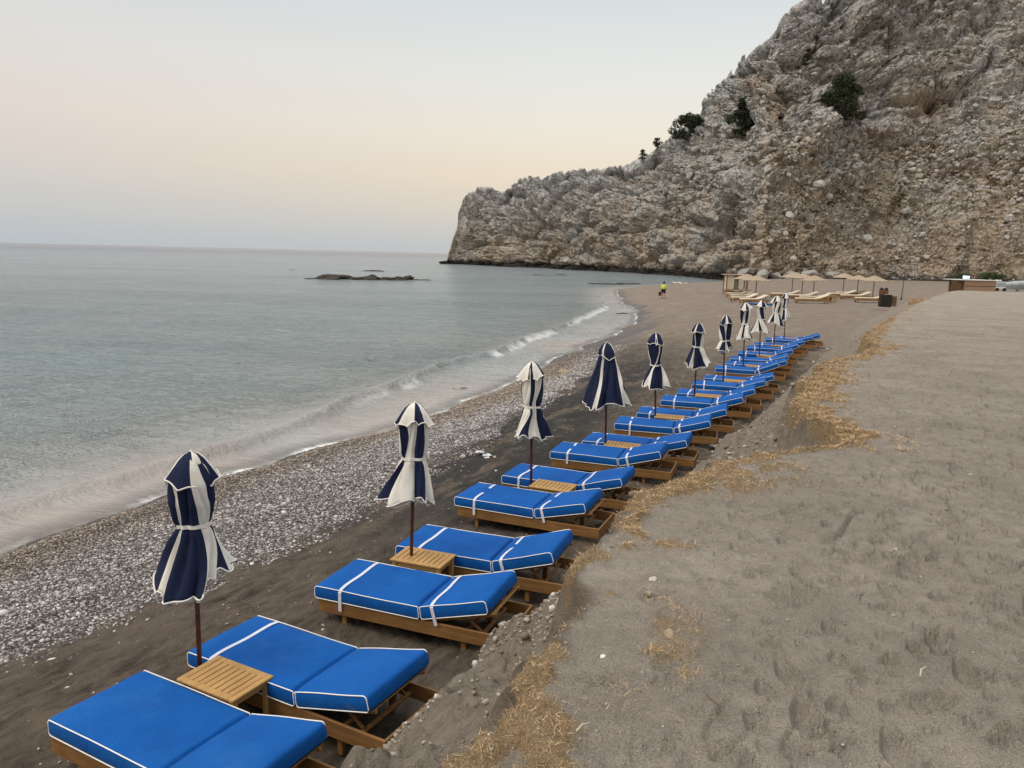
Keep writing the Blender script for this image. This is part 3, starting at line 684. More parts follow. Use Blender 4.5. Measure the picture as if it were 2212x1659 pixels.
# ------------------------------------------------------------------ rocks in the sea and at the water's edge
wet_rock = m_plain('wet_rock', (.04, .034, .025), .7, .4, 3, .9, 6)
def sea_rock(a, b, w_, d_, h_, label, seed, group=None, z0=-1.0, name='sea_rock'):
    p = unw(a, b, z0); return place_rock(name, (p[0], p[1], z0 - .12), (w_ * .85, d_ * .8, h_), wet_rock, label, 'rock', group, seed, 0, .6)
GR = 'dark reef rocks in the bay'
sea_rock(668, 603, 2.2, 2, .5, 'tiny flat rock at the left end of the reef', 1, GR)
sea_rock(700, 603, 6.5, 4, 1.5, 'low dark rock forming the left part of the reef', 2, GR)
sea_rock(733, 603, 6, 4, 2.1, 'tallest dark rock of the reef in the bay', 3, GR)
sea_rock(775, 604, 6, 3.5, 1.2, 'low dark rock in the middle of the reef', 4, GR)
sea_rock(802, 604, 5.5, 4, 1.6, 'lumpy dark rock right of the reef middle', 5, GR)
sea_rock(845, 605, 7, 3.5, 1.1, 'long low dark rock towards the right of the reef', 6, GR)
sea_rock(872, 604, 4.5, 3, 1.6, 'small peaked dark rock near the right end of the reef', 7, GR)
sea_rock(903, 605, 9, 3, .8, 'thin flat rock at the right end of the reef', 8, GR)
sea_rock(807, 586, 6, 5, 1.0, 'lone dark rock in the sea beyond the reef', 9)
sea_rock(629, 583, 4, 3, .4, 'tiny rock awash left of and beyond the reef', 10)
sea_rock(976, 591, 4, 3, .4, 'tiny rock awash between the reef and the headland', 11)
sea_rock(1158, 594, 6, 3, .5, 'flat rock awash below the headland, left of two', 12)
sea_rock(1212, 594, 6, 3, .7, 'flat rock awash below the headland, right of two', 13)
sea_rock(1300, 614, 13, 5, .7, 'long flat rock shelf at the far end of the beach', 14)
sea_rock(1345, 613, 9, 5, .7, 'brown flat rock shelf joining the far beach tip', 15)
sea_rock(992, 838, .85, .45, .22, 'single brown stone lying in the thin wash', 16, name='wash_stone')
sea_rock(1350, 678, 1.6, .9, .4, 'small brown rock in the wash at the bend of the beach', 17, name='wash_stone')
pale = m_plain('pale_stone', (.50, .46, .39), .9, .2, 12, .5, 30); tan = m_plain('tan_stone', (.30, .24, .17), .9, .2, 12, .5, 30); white = m_plain('white_stone', (.66, .64, .6), .8, .1, 12, .3, 30)
def stone(a, b, zg, dims, mat, label, seed, cat='stone', name='stone'):
    p = unw(a, b, zg); z = gz(p[0], p[1]); p = unw(a, b, z); z = gz(p[0], p[1]); return place_rock(name, (p[0], p[1], z + dims[2] * .15), dims, mat, label, cat, None, seed, seed, .06)
stone(1219, 805, -.5, (.8, .45, .16), tan, 'tan flat stone on the gravel left of the untied umbrella', 21)
stone(119, 1432, -.2, (.17, .11, .06), white, 'white stone at the edge of the gravel, far left', 22)
stone(1410, 1254, 2.3, (.058, .04, .03), pale, 'whitish stone on the dry grass lip of the bank', 23)
stone(1441, 1381, 2.3, (.085, .075, .07), tan, 'grey brown stone half sunk in the plateau sand', 24)
stone(1402, 1284, 2.3, (.045, .038, .025), tan, 'small pale stone just below the whitish stone on the bank lip', 25)
stone(1303, 1422, 2.3, (.04, .03, .02), white, 'tiny white stone on the plateau in front of the bank', 26)
stone(1000, 988, -.1, (.16, .13, .09), pale, 'round pale stone beside the striped rags on black sand', 27)
stone(1053, 990, -.1, (.14, .1, .05), white, 'white stone just left of the striped rags', 28)
for i, (a, b, n_) in enumerate([(1528, 612, 'leftmost'), (1548, 612, 'middle'), (1566, 613, 'rightmost')]):
    p = un((2500 + [1150, 1297, 1480][i] / 2212 * 300) / 3.9375, (1080 + 290 / 1622 * 220) / 3.9375, -.7)
    place_rock('stone', (p[0], p[1], -.6), ([1.9, 1.4, 1.0][i], 1, [.9, .7, .4][i]), pale, '%s of three pale boulders on the far shoreline' % n_, 'boulder', None, 40 + i)

# ------------------------------------------------------------------ gravel, loose stones
pm = Mat('pebble'); rvv = pm.attr('rv'); wf = pm.attr('wetf')
c_ = pm.ramp(rvv, [(0, (.035, .03, .03)), (.22, (.12, .10, .10)), (.45, (.29, .27, .26)), (.65, (.44, .42, .405)), (.82, (.57, .545, .515)), (1, (.75, .72, .68))])
c_ = pm.mix(wf, c_, pm.mix(1, c_, (.74, .64, .53), 'MULTIPLY')); c_ = pm.mix(pm.rng(pm.noise(pm.geo(), 60, 3), .4, .7, 0, .3), c_, (.12, .1, .09))
pm.set(Base_Color=c_, Roughness=pm.rng(wf, 0, 1, .8, .4))
i1, f1c = ico(1)
pebv = facet_rocks(10, i1, rg, 6, .7, 1.0)
def zone_pts(n, u0_, u1_, f):
    uu = rg.uniform(u0_, u1_, n); vv = f(uu, rg.uniform(0, 1, n)); return uu, vv
def on_ground(uu, vv):
    x, y = xy(uu, vv); z, A_ = ground(x, y); return np.c_[x, y, z], A_
parts = []
n = 95000
uu = 2 + 34 * rg.uniform(0, 1, n) ** 1.5; vs_, vg_ = ip(SH, uu), ip(GE, uu)
tq = rg.uniform(.02, 1.06, n); vv = vs_ + (vg_ - vs_) * tq
ragged = .9 * fbm(uu * .8, vv * 1.5, octv=3, seed=91)
kp = ((vv + ragged < vg_ + .1) | (rg.uniform(0, 1, n) < .04)) & ((uu < 20) | (rg.uniform(0, 1, n) < (1 - sst(20, 36, uu) * .85)))
uu, vv = uu[kp], vv[kp]; p, A_ = on_ground(uu, vv)
dcam = np.hypot(p[:, 0], p[:, 1]); sz = rg.lognormal(0, .35, len(p)) * .0135 * (1 + .02 * np.clip(dcam - 9, 0, 30)); p[:, 2] += sz * .2
wetp = sst(2.4, .9, A_['sh'] + .7 * fbm(uu * .4, vv * .6, octv=2, seed=92))
tag(scatter('gravel', p, sz, pebv, f1c, rg, (1, .8, .55), [pm.m], colr=np.clip(rg.beta(1.6, 1.6, len(p)) + .03, 0, 1), extra={'wetf': wetp}, smooth=True), kind='stuff')
# stones in and below the bank, loose stones on the dark sand and the plateau
bs = Mat('bank_pebble'); rvv = bs.attr('rv'); bs.set(Base_Color=bs.ramp(rvv, [(0, (.16, .13, .10)), (.6, (.29, .25, .20)), (.93, (.40, .36, .31)), (1, (.58, .55, .50))]), Roughness=.9, Normal=bs.bump(bs.noise(bs.geo(), 90, 3), .3, .003))
n = 46000; uu = 1.2 + 38 * rg.uniform(0, 1, n) ** 2.2; vt_, vc_ = ip(VT, uu), ip(VC, uu); tq = rg.uniform(-.05, .97, n); vv = vt_ + (vc_ - vt_) * tq
cl = fbm(uu * 1.1, vv * 1.3 + 3, octv=3, seed=62); kp = rg.uniform(0, 1, n) < (sst(-.1, .45, cl) * .9 + .05) * (1 - .65 * sst(5, 11, uu)); uu, vv = uu[kp], vv[kp]
p, A_ = on_ground(uu, vv); sz = np.clip(rg.lognormal(-4.45, .55, len(p)), .004, .045) * (1 + .02 * np.clip(uu - 5, 0, 30)); p[:, 2] += sz * .25
tag(scatter('bank_stones', p, sz, pebv, f1c, rg, (1, .8, .7), [bs.m], smooth=True), kind='stuff')
n = 2600; uu = 2 + 45 * rg.uniform(0, 1, n) ** 1.4; vv = ip(GE, uu) - .3 + (ip(VT, uu) - ip(GE, uu) + .6) * rg.uniform(0, 1, n) ** 1.5
p, A_ = on_ground(uu, vv); sz = np.clip(rg.lognormal(-4.7, .6, len(p)), .004, .04) * (1 + .02 * np.clip(uu - 5, 0, 30)); p[:, 2] += sz * .2
tag(scatter('loose_stones', p, sz, pebv, f1c, rg, (1, .8, .6), [bs.m], smooth=True, colr=rg.uniform(.1, 1, len(p)) ** 1.3), kind='stuff')
n = 2400; uu = .5 + 26 * rg.uniform(0, 1, n) ** 1.8; vv = ip(VC, uu) + .05 + 6 * rg.uniform(0, 1, n) ** 1.8 * np.minimum(1, uu / 6)
p, A_ = on_ground(uu, vv); sz = np.clip(rg.lognormal(-5.4, .5, len(p)), .002, .02) * (1 + .03 * np.clip(uu - 3, 0, 30)); p[:, 2] += sz * .2
tag(scatter('sand_pebbles', p, sz, pebv, f1c, rg, (1, .8, .6), [bs.m], smooth=True, colr=rg.uniform(.0, 1, len(p))), kind='stuff')

# ------------------------------------------------------------------ dry grass
gs = Mat('straw'); gs.set(Base_Color=gs.ramp(gs.attr('rv'), [(0, (.17, .105, .055)), (.4, (.38, .235, .115)), (.8, (.55, .38, .20)), (1, (.68, .55, .35))]), Roughness=.75)
def blades(name, uu, vv, length, width, rg_, mat, stand=.35, tone=(0, 1)):
    p, A_ = on_ground(uu, vv); n = len(p); th = rg_.uniform(0, 2 * math.pi, n)
    d = np.c_[np.cos(th), np.sin(th), rg_.uniform(.0, 1, n) * stand + .05]; side = np.c_[-np.sin(th), np.cos(th), rg_.uniform(-.6, .6, n)]
    L = (length * rg_.uniform(.5, 1.4, n))[:, None]; w_ = (width * rg_.uniform(.7, 1.3, n))[:, None]
    bend = rg_.normal(size=(n, 3)) * .35; bend[:, 2] -= .15
    q0, q1, q2 = p - [0, 0, .004], p + d * L * .5, p + (d + bend) * L
    Vv = np.stack([q0 - side * w_, q0 + side * w_, q1 + side * w_ * .8, q1 - side * w_ * .8, q2 + side * w_ * .15, q2 - side * w_ * .15], 1)
    i = np.arange(n)[:, None] * 6; Ff = np.concatenate([i + [0, 1, 2, 3], i + [3, 2, 4, 5]], 0)
    return mesh_np(name, Vv.reshape(-1, 3), Ff, [mat], None, True, attrs={'rv': np.repeat(rg_.uniform(*tone, n), 6)})
def pick(n, u0_, u1_, pw):
    uu = u0_ + (u1_ - u0_) * rg.uniform(0, 1, n) ** pw; vv = ip(VC, uu) - .12 + 1.2 * rg.uniform(0, 1, n)
    _, A_ = ground(*xy(uu, vv), False); kp = rg.uniform(0, 1, n) < np.clip(A_['gm'] * 1.15 + .006, 0, 1); return uu[kp], vv[kp]
u1, v1 = pick(60000, 1.0, 7.5, 1.0); u2, v2 = pick(90000, 7.5, 30, 1.0)
uu, vv = np.r_[u1, u2], np.r_[v1, v2]
tag(blades('dry_grass', uu, vv, np.where(uu < 4, .030, np.where(uu < 7.5, .034, .048)), np.where(uu < 4, .0010, np.where(uu < 7.5, .0016, .003)), rg, gs.m), kind='stuff')
gt = Mat('green_grass'); gt.set(Base_Color=gt.mix(gt.attr('rv'), (.06, .075, .03), (.13, .14, .06)), Roughness=.8)
uu, vv = [], []
for a, b in ((1430, 1455), (1300, 1495), (1780, 1600), (1870, 1490), (2010, 1560), (1745, 1115)):
    p = unw(a, b, 2.34); c_ = uvof(p[0], p[1]); uu += list(c_[0] + rg.normal(size=45) * .035); vv += list(c_[1] + rg.normal(size=45) * .035)
tag(blades('green_sprigs', np.array(uu), np.array(vv), .03, .0013, rg, gt.m), kind='stuff')
# loose straw tussocks on the plateau
uu, vv = [], []
for a, b, s_ in ((1405, 1425, .02), (1470, 1330, .05), (1420, 1300, .05), (1500, 1345, .03), (1340, 1530, .08), (1480, 1480, .025)):
    p = unw(a, b, 2.34); c_ = uvof(p[0], p[1]); uu += list(c_[0] + rg.normal(size=90) * s_); vv += list(c_[1] + rg.normal(size=90) * s_)
tag(blades('straw_tussocks', np.array(uu), np.array(vv), .028, .0011, rg, gs.m, .6), kind='stuff')
# straw coloured grass beyond the plateau
uu, vv = [], []
for a, b, z_, s_, k in ((1990, 636, 1.5, .4, 160), (1975, 638, 1.5, .3, 120), (2180, 622, .9, 2.2, 1500), (2210, 618, .9, 2.0, 1200), (2150, 626, .95, 1.2, 600)):
    p = unw(a, b, z_); c_ = uvof(p[0], p[1]); uu += list(c_[0] + rg.normal(size=k) * s_ * 1.5); vv += list(c_[1] + rg.normal(size=k) * s_ * .8)
tag(blades('tall_dry_grass', np.array(uu), np.array(vv), .3, .015, rg, gs.m, 2.0, (.1, .8)), kind='stuff')

# ------------------------------------------------------------------ sun loungers
def m_blue():
    m = Mat('blue_canvas'); o = m.obj(); inf = m.n('ShaderNodeObjectInfo').outputs['Random']
    vec = m.n('ShaderNodeVectorMath', operation='ADD'); m.l(o, vec.inputs[0]); cb = m.n('ShaderNodeCombineXYZ'); m.l(m.math('MULTIPLY', inf, 40), cb.inputs[0]); m.l(cb.outputs[0], vec.inputs[1]); q = vec.outputs[0]
    c = m.mix(m.rng(m.noise(q, 2.2, 5, .6), .3, .7), (.0005, .075, .31), (.001, .105, .40))
    c = m.mix(m.rng(m.noise(q, 1.1, 6, .7, .6), .56, .74, 0, .35), c, (.03, .16, .42))
    c = m.mix(m.rng(m.noise(q, 3.1, 6, .8), .62, .72, 0, .45), c, (.12, .15, .22))
    f2 = m.noise(o, 170, 2); c = m.mix(m.rng(f2, .35, .65, 0, .35), c, (.0, .04, .2))
    c = m.mix(m.rng(m.voro(q, 55, 'F1'), .07, .03, 0, .5), c, (.4, .38, .34))
    b = m.bump(f2, .35, .003); b = m.bump(m.noise(m.map(q, (1, .35, 1)), 9, 4, .6, .8), .5, .02, b); b = m.bump(m.noise(q, 2.5, 3), .35, .05, b)
    return m.set(Base_Color=c, Normal=b, Roughness=.92)
BLUE = m_blue(); WHT = m_plain('white_piping', (.78, .78, .76), .8, .05, 30, .2); STRAP = m_plain('strap_web', (.62, .63, .72), .8, .08, 20, .3, 200)
TEAK = m_wood('teak_rail', (.17, .085, .03), (.29, .155, .055), 0, .55); TEAKY = m_wood('teak_cross', (.14, .07, .028), (.24, .13, .05), 1, .6); TABLE = m_wood('teak_table', (.36, .20, .065), (.50, .30, .11), 1, .55)
RUST = m_plain('brown_pole', (.10, .035, .022), .45, .35, 14, .3)
LW, TH = .82, .145
def centre(s, ang, lf=1.30):
    """mattress underside: x from foot to head, z up; bends at the fold"""
    if s <= lf: return s, 0, 0.
    return lf + (s - lf) * math.cos(ang), (s - lf) * math.sin(ang), ang
def make_mattress(ang, seed, lf=1.30, lb=.80):
    rg_ = np.random.default_rng(seed); L = lf + lb
    ss = sorted(set([0, .006, .02, .045, .08] + list(np.linspace(.12, lf - .08, 16)) + [lf - .05, lf - .025, lf - .008, lf, lf + .008, lf + .025, lf + .05] + list(np.linspace(lf + .08, L - .12, 9)) + [L - .08, L - .045, L - .02, L - .006, L]))
    W2 = LW / 2; cr = .028; sec = []
    # cross-section: rounded box
    ys = list(np.linspace(-W2 + cr, W2 - cr, 15))
    prof = [(-W2 + cr * (1 - math.cos(t)), cr * (1 - math.sin(t)) if False else None) for t in ()]
    top = [(yv, 1.0) for yv in ys]; 
    corner = [(math.pi / 2 - k * math.pi / 8) for k in range(1, 4)]
    loop = [(yv, TH) for yv in ys] + [(W2 - cr + cr * math.cos(t), TH - cr + cr * math.sin(t)) for t in corner] + [(W2, TH - cr), (W2, TH * .5), (W2, cr)] + \
           [(W2 - cr + cr * math.cos(t), cr - cr * math.sin(t)) for t in corner[::-1]] + [(yv, 0) for yv in ys[::-1]] + \
           [(-W2 + cr - cr * math.cos(t), cr - cr * math.sin(t)) for t in corner] + [(-W2, cr), (-W2, TH * .5), (-W2, TH - cr)] + [(-W2 + cr - cr * math.cos(t), TH - cr + cr * math.sin(t)) for t in corner[::-1]]
    V_ = []
    for s in ss:
        e = min(s, L - s); sq = math.sqrt(max(0, 1 - (1 - min(1, e / .04)) ** 2)); shr = (1 - sq)
        x0, z0, a = centre(s, ang, lf)
        if lf - .03 < s < lf + .03: a = ang / 2
        pin = math.exp(-((s - lf) / .018) ** 2)
        for (yv, zv) in loop:
            puff = .012 * (1 - (abs(yv) / W2) ** 4) * (zv > TH * .9) * min(1, e / .12) * (1 - pin)
            wv_ = (.006 * vnoise(np.array([s * 3.0]), np.array([yv * 3.5]), None, seed)[0] + .003 * vnoise(np.array([s * 9.0]), np.array([yv * 8.0]), None, seed + 1)[0]) * (zv > TH * .6)
            zz = TH / 2 + (zv - TH / 2) * (1 - shr * .42) - (pin * .035 if zv > TH * .5 else 0) + puff + wv_
            yy = yv * (1 - shr * .012 - pin * .006); bulge = .005 * math.sin(math.pi * min(1, max(0, zv / TH))) if abs(yv) > W2 * .98 else 0
            yy += math.copysign(bulge, yv)
            V_.append((x0 - math.sin(a) * zz, yy, z0 + math.cos(a) * zz))
    n = len(loop); Fq = []
    for i in range(len(ss) - 1):
        for j in range(n): Fq.append((i * n + j, i * n + (j + 1) % n, (i + 1) * n + (j + 1) % n, (i + 1) * n + j))
    me = bpy.data.meshes.new('mattress'); me.from_pydata(V_, [], Fq + [tuple(range(n))[::-1], tuple(range((len(ss) - 1) * n, len(ss) * n))]); 
    for p in me.polygons: p.use_smooth = True
    b = bmesh.new(); b.from_mesh(me); bmesh.ops.recalc_face_normals(b, faces=b.faces); b.to_mesh(me); b.free()
    me.materials.append(BLUE); o = bpy.data.objects.new('mattress', me); COL.objects.link(o)
    pp = MB(); r_ = .0052
    def at(s, zv, yv):
        x0, z0, a = centre(s, ang, lf)
        if abs(s - lf) < .02: a = ang / 2
        return (x0 - math.sin(a) * zv, yv, z0 + math.cos(a) * zv)
    for sg in (-1, 1):
        yv = sg * (W2 + .001)
        for (s0, s1, open0) in ((.012, lf - .012, False), (lf + .012, L - .012, False)):
            m0 = .03; pts = []
            zt, zb = TH - .006, .006
            N2 = 14
            for k in range(N2 + 1): pts.append(at(s0 + m0 + (s1 - s0 - 2 * m0) * k / N2, zt + .0025 * math.sin(k * .5 + seed), yv))
            for k in range(1, 4): t = k * math.pi / 8; pts.append(at(s1 - m0 + m0 * math.sin(t), zt - m0 + m0 * math.cos(t), yv))
            pts += [at(s1, zt - m0, yv), at(s1, zb + m0, yv)]
            for k in range(1, 4): t = k * math.pi / 8; pts.append(at(s1 - m0 + m0 * math.cos(t), zb + m0 - m0 * math.sin(t), yv))
            for k in range(N2 + 1): pts.append(at(s1 - m0 - (s1 - s0 - 2 * m0) * k / N2, zb, yv))
            for k in range(1, 4): t = k * math.pi / 8; pts.append(at(s0 + m0 - m0 * math.sin(t), zb + m0 - m0 * math.cos(t), yv))
            pts += [at(s0, zb + m0, yv), at(s0, zt - m0, yv)]
            for k in range(1, 4): t = k * math.pi / 8; pts.append(at(s0 + m0 - m0 * math.cos(t), zt - m0 + m0 * math.sin(t), yv))
            pp.tube(pts, r_, 6, True)
    pip = pp.build('piping', WHT, o, True)
    return o
def make_strap(s, ang, seed, skew, drop=.10, lf=1.30):
    """white web band round mattress (and frame)"""
    W2 = LW / 2; path = [(W2 + .008, -drop), (W2 + .010, .02), (W2 + .010, TH - .02), (W2 - .02, TH + .004)] + [(W2 - .02 - (LW - .04) * k / 10, TH + .011 + .004 * math.sin(k * .31 * math.pi)) for k in range(1, 10)] + \
           [(-W2 + .02, TH + .004), (-W2 - .010, TH - .02), (-W2 - .010, .02), (-W2 - .008, -drop)]
    V_ = []; hw = .019
    for k, (yv, zv) in enumerate(path):
        so = s + skew * yv
        for sgn in (-1, 1):
            x0, z0, a = centre(so + sgn * hw, ang, lf)
            for off in (0, .003):
                V_.append((x0 - math.sin(a) * (zv + (off if abs(yv) < W2 else 0)), yv + (math.copysign(off, yv) if abs(yv) > W2 else 0), z0 + math.cos(a) * (zv + (off if abs(yv) < W2 else 0))))
    Fq = []
    for k in range(len(path) - 1):
        i = k * 4; j = i + 4
        Fq += [(i, i + 2, j + 2, j), (i + 1, j + 1, j + 3, i + 3), (i, j, j + 1, i + 1), (i + 2, i + 3, j + 3, j + 2)]
    me = bpy.data.meshes.new('strap'); me.from_pydata(V_, [], Fq + [(0, 1, 3, 2)]); me.materials.append(STRAP)
    b = bmesh.new(); b.from_mesh(me); bmesh.ops.recalc_face_normals(b, faces=b.faces); b.to_mesh(me); b.free()
    o = bpy.data.objects.new('strap', me); COL.objects.link(o); return o
_f = {}
def make_frame_meshes():
    t = MB(); FL, FW = 2.20, .80; zt, hh = .265, .145
    for sg in (-1, 1): t.box((FL / 2, sg * (FW / 2 - .014), zt - hh / 2), (FL, .026, hh))
    t.box((.014, 0, zt - hh / 2 - .001), (.024, FW - .058, hh - .006)); t.box((FL - .014, 0, zt - hh / 2 - .001), (.024, FW - .058, hh - .006))
    t.box((1.30, 0, zt - hh / 2), (.03, FW - .06, .07)); t.box((1.72, 0, zt - .08), (.04, FW - .06, .028)); t.box((1.90, 0, zt - .08), (.04, FW - .06, .028))
    _f['frame'] = t.build('frame', TEAK)
    t = MB()
    for k in range(15): t.box((.06 + k * .083, 0, zt - .008), (.05, FW - .056, .014), bev=.002)
    _f['slats'] = t.build('slats', TEAKY)
    _f['legs'] = []
    for x_ in (.30, 1.72):
        for sg in (-1, 1): l = MB(); l.box((x_, sg * (FW / 2 - .06), .05), (.055, .05, .17)); _f['legs'].append(l.build('leg', TEAK))
def back_parts(ang):
    t = MB(); L = .78; ca, sa = math.cos(ang), math.sin(ang); zt = .262
    def pt(s, off): return (1.31 + s * ca + math.sin(ang) * off, zt + s * sa - ca * off)
    for sg in (-1, 1):
        a, b = pt(0, .018), pt(L, .018); t.bar((a[0], sg * .33, a[1]), (b[0], sg * .33, b[1]), .028, .03)
    for k in range(9):
        a = pt(.06 + k * .086, .0); t.box((a[0], 0, a[1]), (.055, .74, .012), (0, -ang, 0), .002)
    bf = t.build('backrest_frame', TEAK)
    pr = []
    for sg in (-1, 1):
        a = pt(.42, .04); l = MB(); l.bar((a[0], sg * .28, a[1]), (1.90, sg * .28, .205), .02, .03); pr.append(l.build('prop', TEAKY))
    return bf, pr
make_frame_meshes()
ORD = ['first', 'second', 'third', 'fourth', 'fifth', 'sixth', 'seventh', 'eighth', 'ninth', 'tenth', 'eleventh']
# near foot corner (u, v), heading offset in degrees, backrest angle
LG = [(3.09, -5.59, 0, 10), (4.29, -5.50, 0, 11), (5.96, -5.47, 7, 12), (7.3, -5.43, 8, 14), (9.34, -5.80, 5, 11), (10.75, -5.83, 5, 13), (12.52, -5.74, 8, 13), (13.68, -5.63, 8, 13),
      (15.55, -5.65, 12, 13), (16.85, -5.59, 11, 15), (18.9, -5.59, 10, 14), (20.05, -5.56, 10, 17), (21.78, -5.54, 10, 15), (23.21, -5.61, 10, 14), (25.5, -5.77, 10, 20), (26.9, -5.79, 10, 14),
      (28.5, -5.97, 10, 14), (30.2, -6.06, 10, 15), (32.6, -6.14, 10, 15), (34.1, -6.15, 10, 15), (36.45, -6.06, 10, 13), (37.91, -5.95, 10, 15)]
for i, (u_, v_, rot, an) in enumerate(LG):
    k = i // 2; side = 'near' if i % 2 == 0 else 'far'
    if i == 0: lb = 'nearest blue sun lounger, strapless, cut off by the bottom edge of the photo'
    elif i == 1: lb = 'blue sun lounger with only a foot strap, behind the nearest side table'
    elif i == 21: lb = 'farthest blue sun lounger at the end of the row'
    else: lb = 'blue strapped sun lounger on the %s side of the %s side table from the camera' % (side, ORD[k])
    x_, y_ = xy(u_ + 0.0, v_); hd = -AZR + math.radians(rot)            # heading of the lounger's +x (towards the bank)
    # near foot corner is local (0,-LW/2)
    ox = x_ + math.sin(hd) * (-LW / 2) * 1; oy = y_ + math.cos(hd) * (LW / 2)
    root = empty('sun_lounger', (ox, oy, .015 * math.sin(i * 2.3)), hd, lb, 'sun lounger', 'blue sun loungers in a row below the bank')
    ang = math.radians(an + 3.5)
    for key in ('frame', 'slats'):
        o = _f[key] if i == 0 else _f[key].copy()
        if i: COL.objects.link(o)
        o.parent = root
    for lo in _f['legs']:
        o = lo if i == 0 else lo.copy()
        if i: COL.objects.link(o)
        o.parent = root
    bf, pr = back_parts(ang); bf.parent = root
    for o in pr: o.parent = root
    dx = [.0, 0, -.05, .0, -.06, .0, -.04, 0][i % 8]
    mt = make_mattress(ang, 300 + i); mt.parent = root; mt.location = (dx, 0, .268)
    if i >= 1: st_ = make_strap(.33 if i > 1 else .30, ang, i, .05 * math.sin(i * 3), .09 if i % 3 else .06); st_.parent = root; st_.location = (dx, 0, .268)
    if i >= 2: st_ = make_strap(1.30 + .16, ang, i, .06 * math.sin(i * 5), .07); st_.parent = root; st_.location = (dx, 0, .268)

# ------------------------------------------------------------------ side tables
def make_table():
    root = empty('side_table'); w_, l_, h_ = .44, .66, .44
    t = MB()
    for sg in (-1, 1): t.box((sg * (l_ / 2 - .03), 0, h_ - .011), (.06, w_, .022)); t.box((0, sg * (w_ / 2 - .03), h_ - .0115), (l_ - .122, .06, .021))
    for k in range(8): t.box((-l_ / 2 + .062 + .034 + k * (l_ - .124) / 8.0, 0, h_ - .012), ((l_ - .124) / 8 - .011, w_ - .122, .02), bev=.002)
    t.build('table_top', TABLE, root)
    t = MB()
    for sg in (-1, 1): t.box((sg * (l_ / 2 - .045), 0, h_ - .055), (.02, w_ - .13, .065)); t.box((0, sg * (w_ / 2 - .045), h_ - .055), (l_ - .15, .02, .065))
    t.build('apron', TABLE, root)
    for a in (-1, 1):
        for b in (-1, 1): t = MB(); t.box((a * (l_ / 2 - .045), b * (w_ / 2 - .045), (h_ - .024) / 2 - .03), (.05, .05, h_ - .024 + .06)); t.build('leg', TABLE, root)
    return root
tab0 = make_table()
for k in range(11):
    a, b = LG[2 * k], LG[2 * k + 1]
    uc = (a[0] + LW + b[0]) / 2 + .07 + .02; vc_ = [-4.83, -4.90, -4.80, -4.78, -4.78, -4.70, -4.62, -4.72, -4.95, -5.08, -5.1][k]
    uc += (vc_ - a[1]) * math.tan(math.radians((a[2] + b[2]) / 2)) * 1.0 - .06
    o = tab0 if k == 0 else copy_tree(tab0)
    x_, y_ = xy(uc, vc_); o.location = (x_, y_, .0 if k else .01); o.rotation_euler = (0, 0, -AZR + math.radians((a[2] + b[2]) / 2))
    tag(o, 'slatted teak side table, %s from the camera, between a pair of blue loungers' % ORD[k] if k else 'slatted teak side table nearest the camera, between the two nearest loungers', 'side table', 'teak side tables between the loungers')

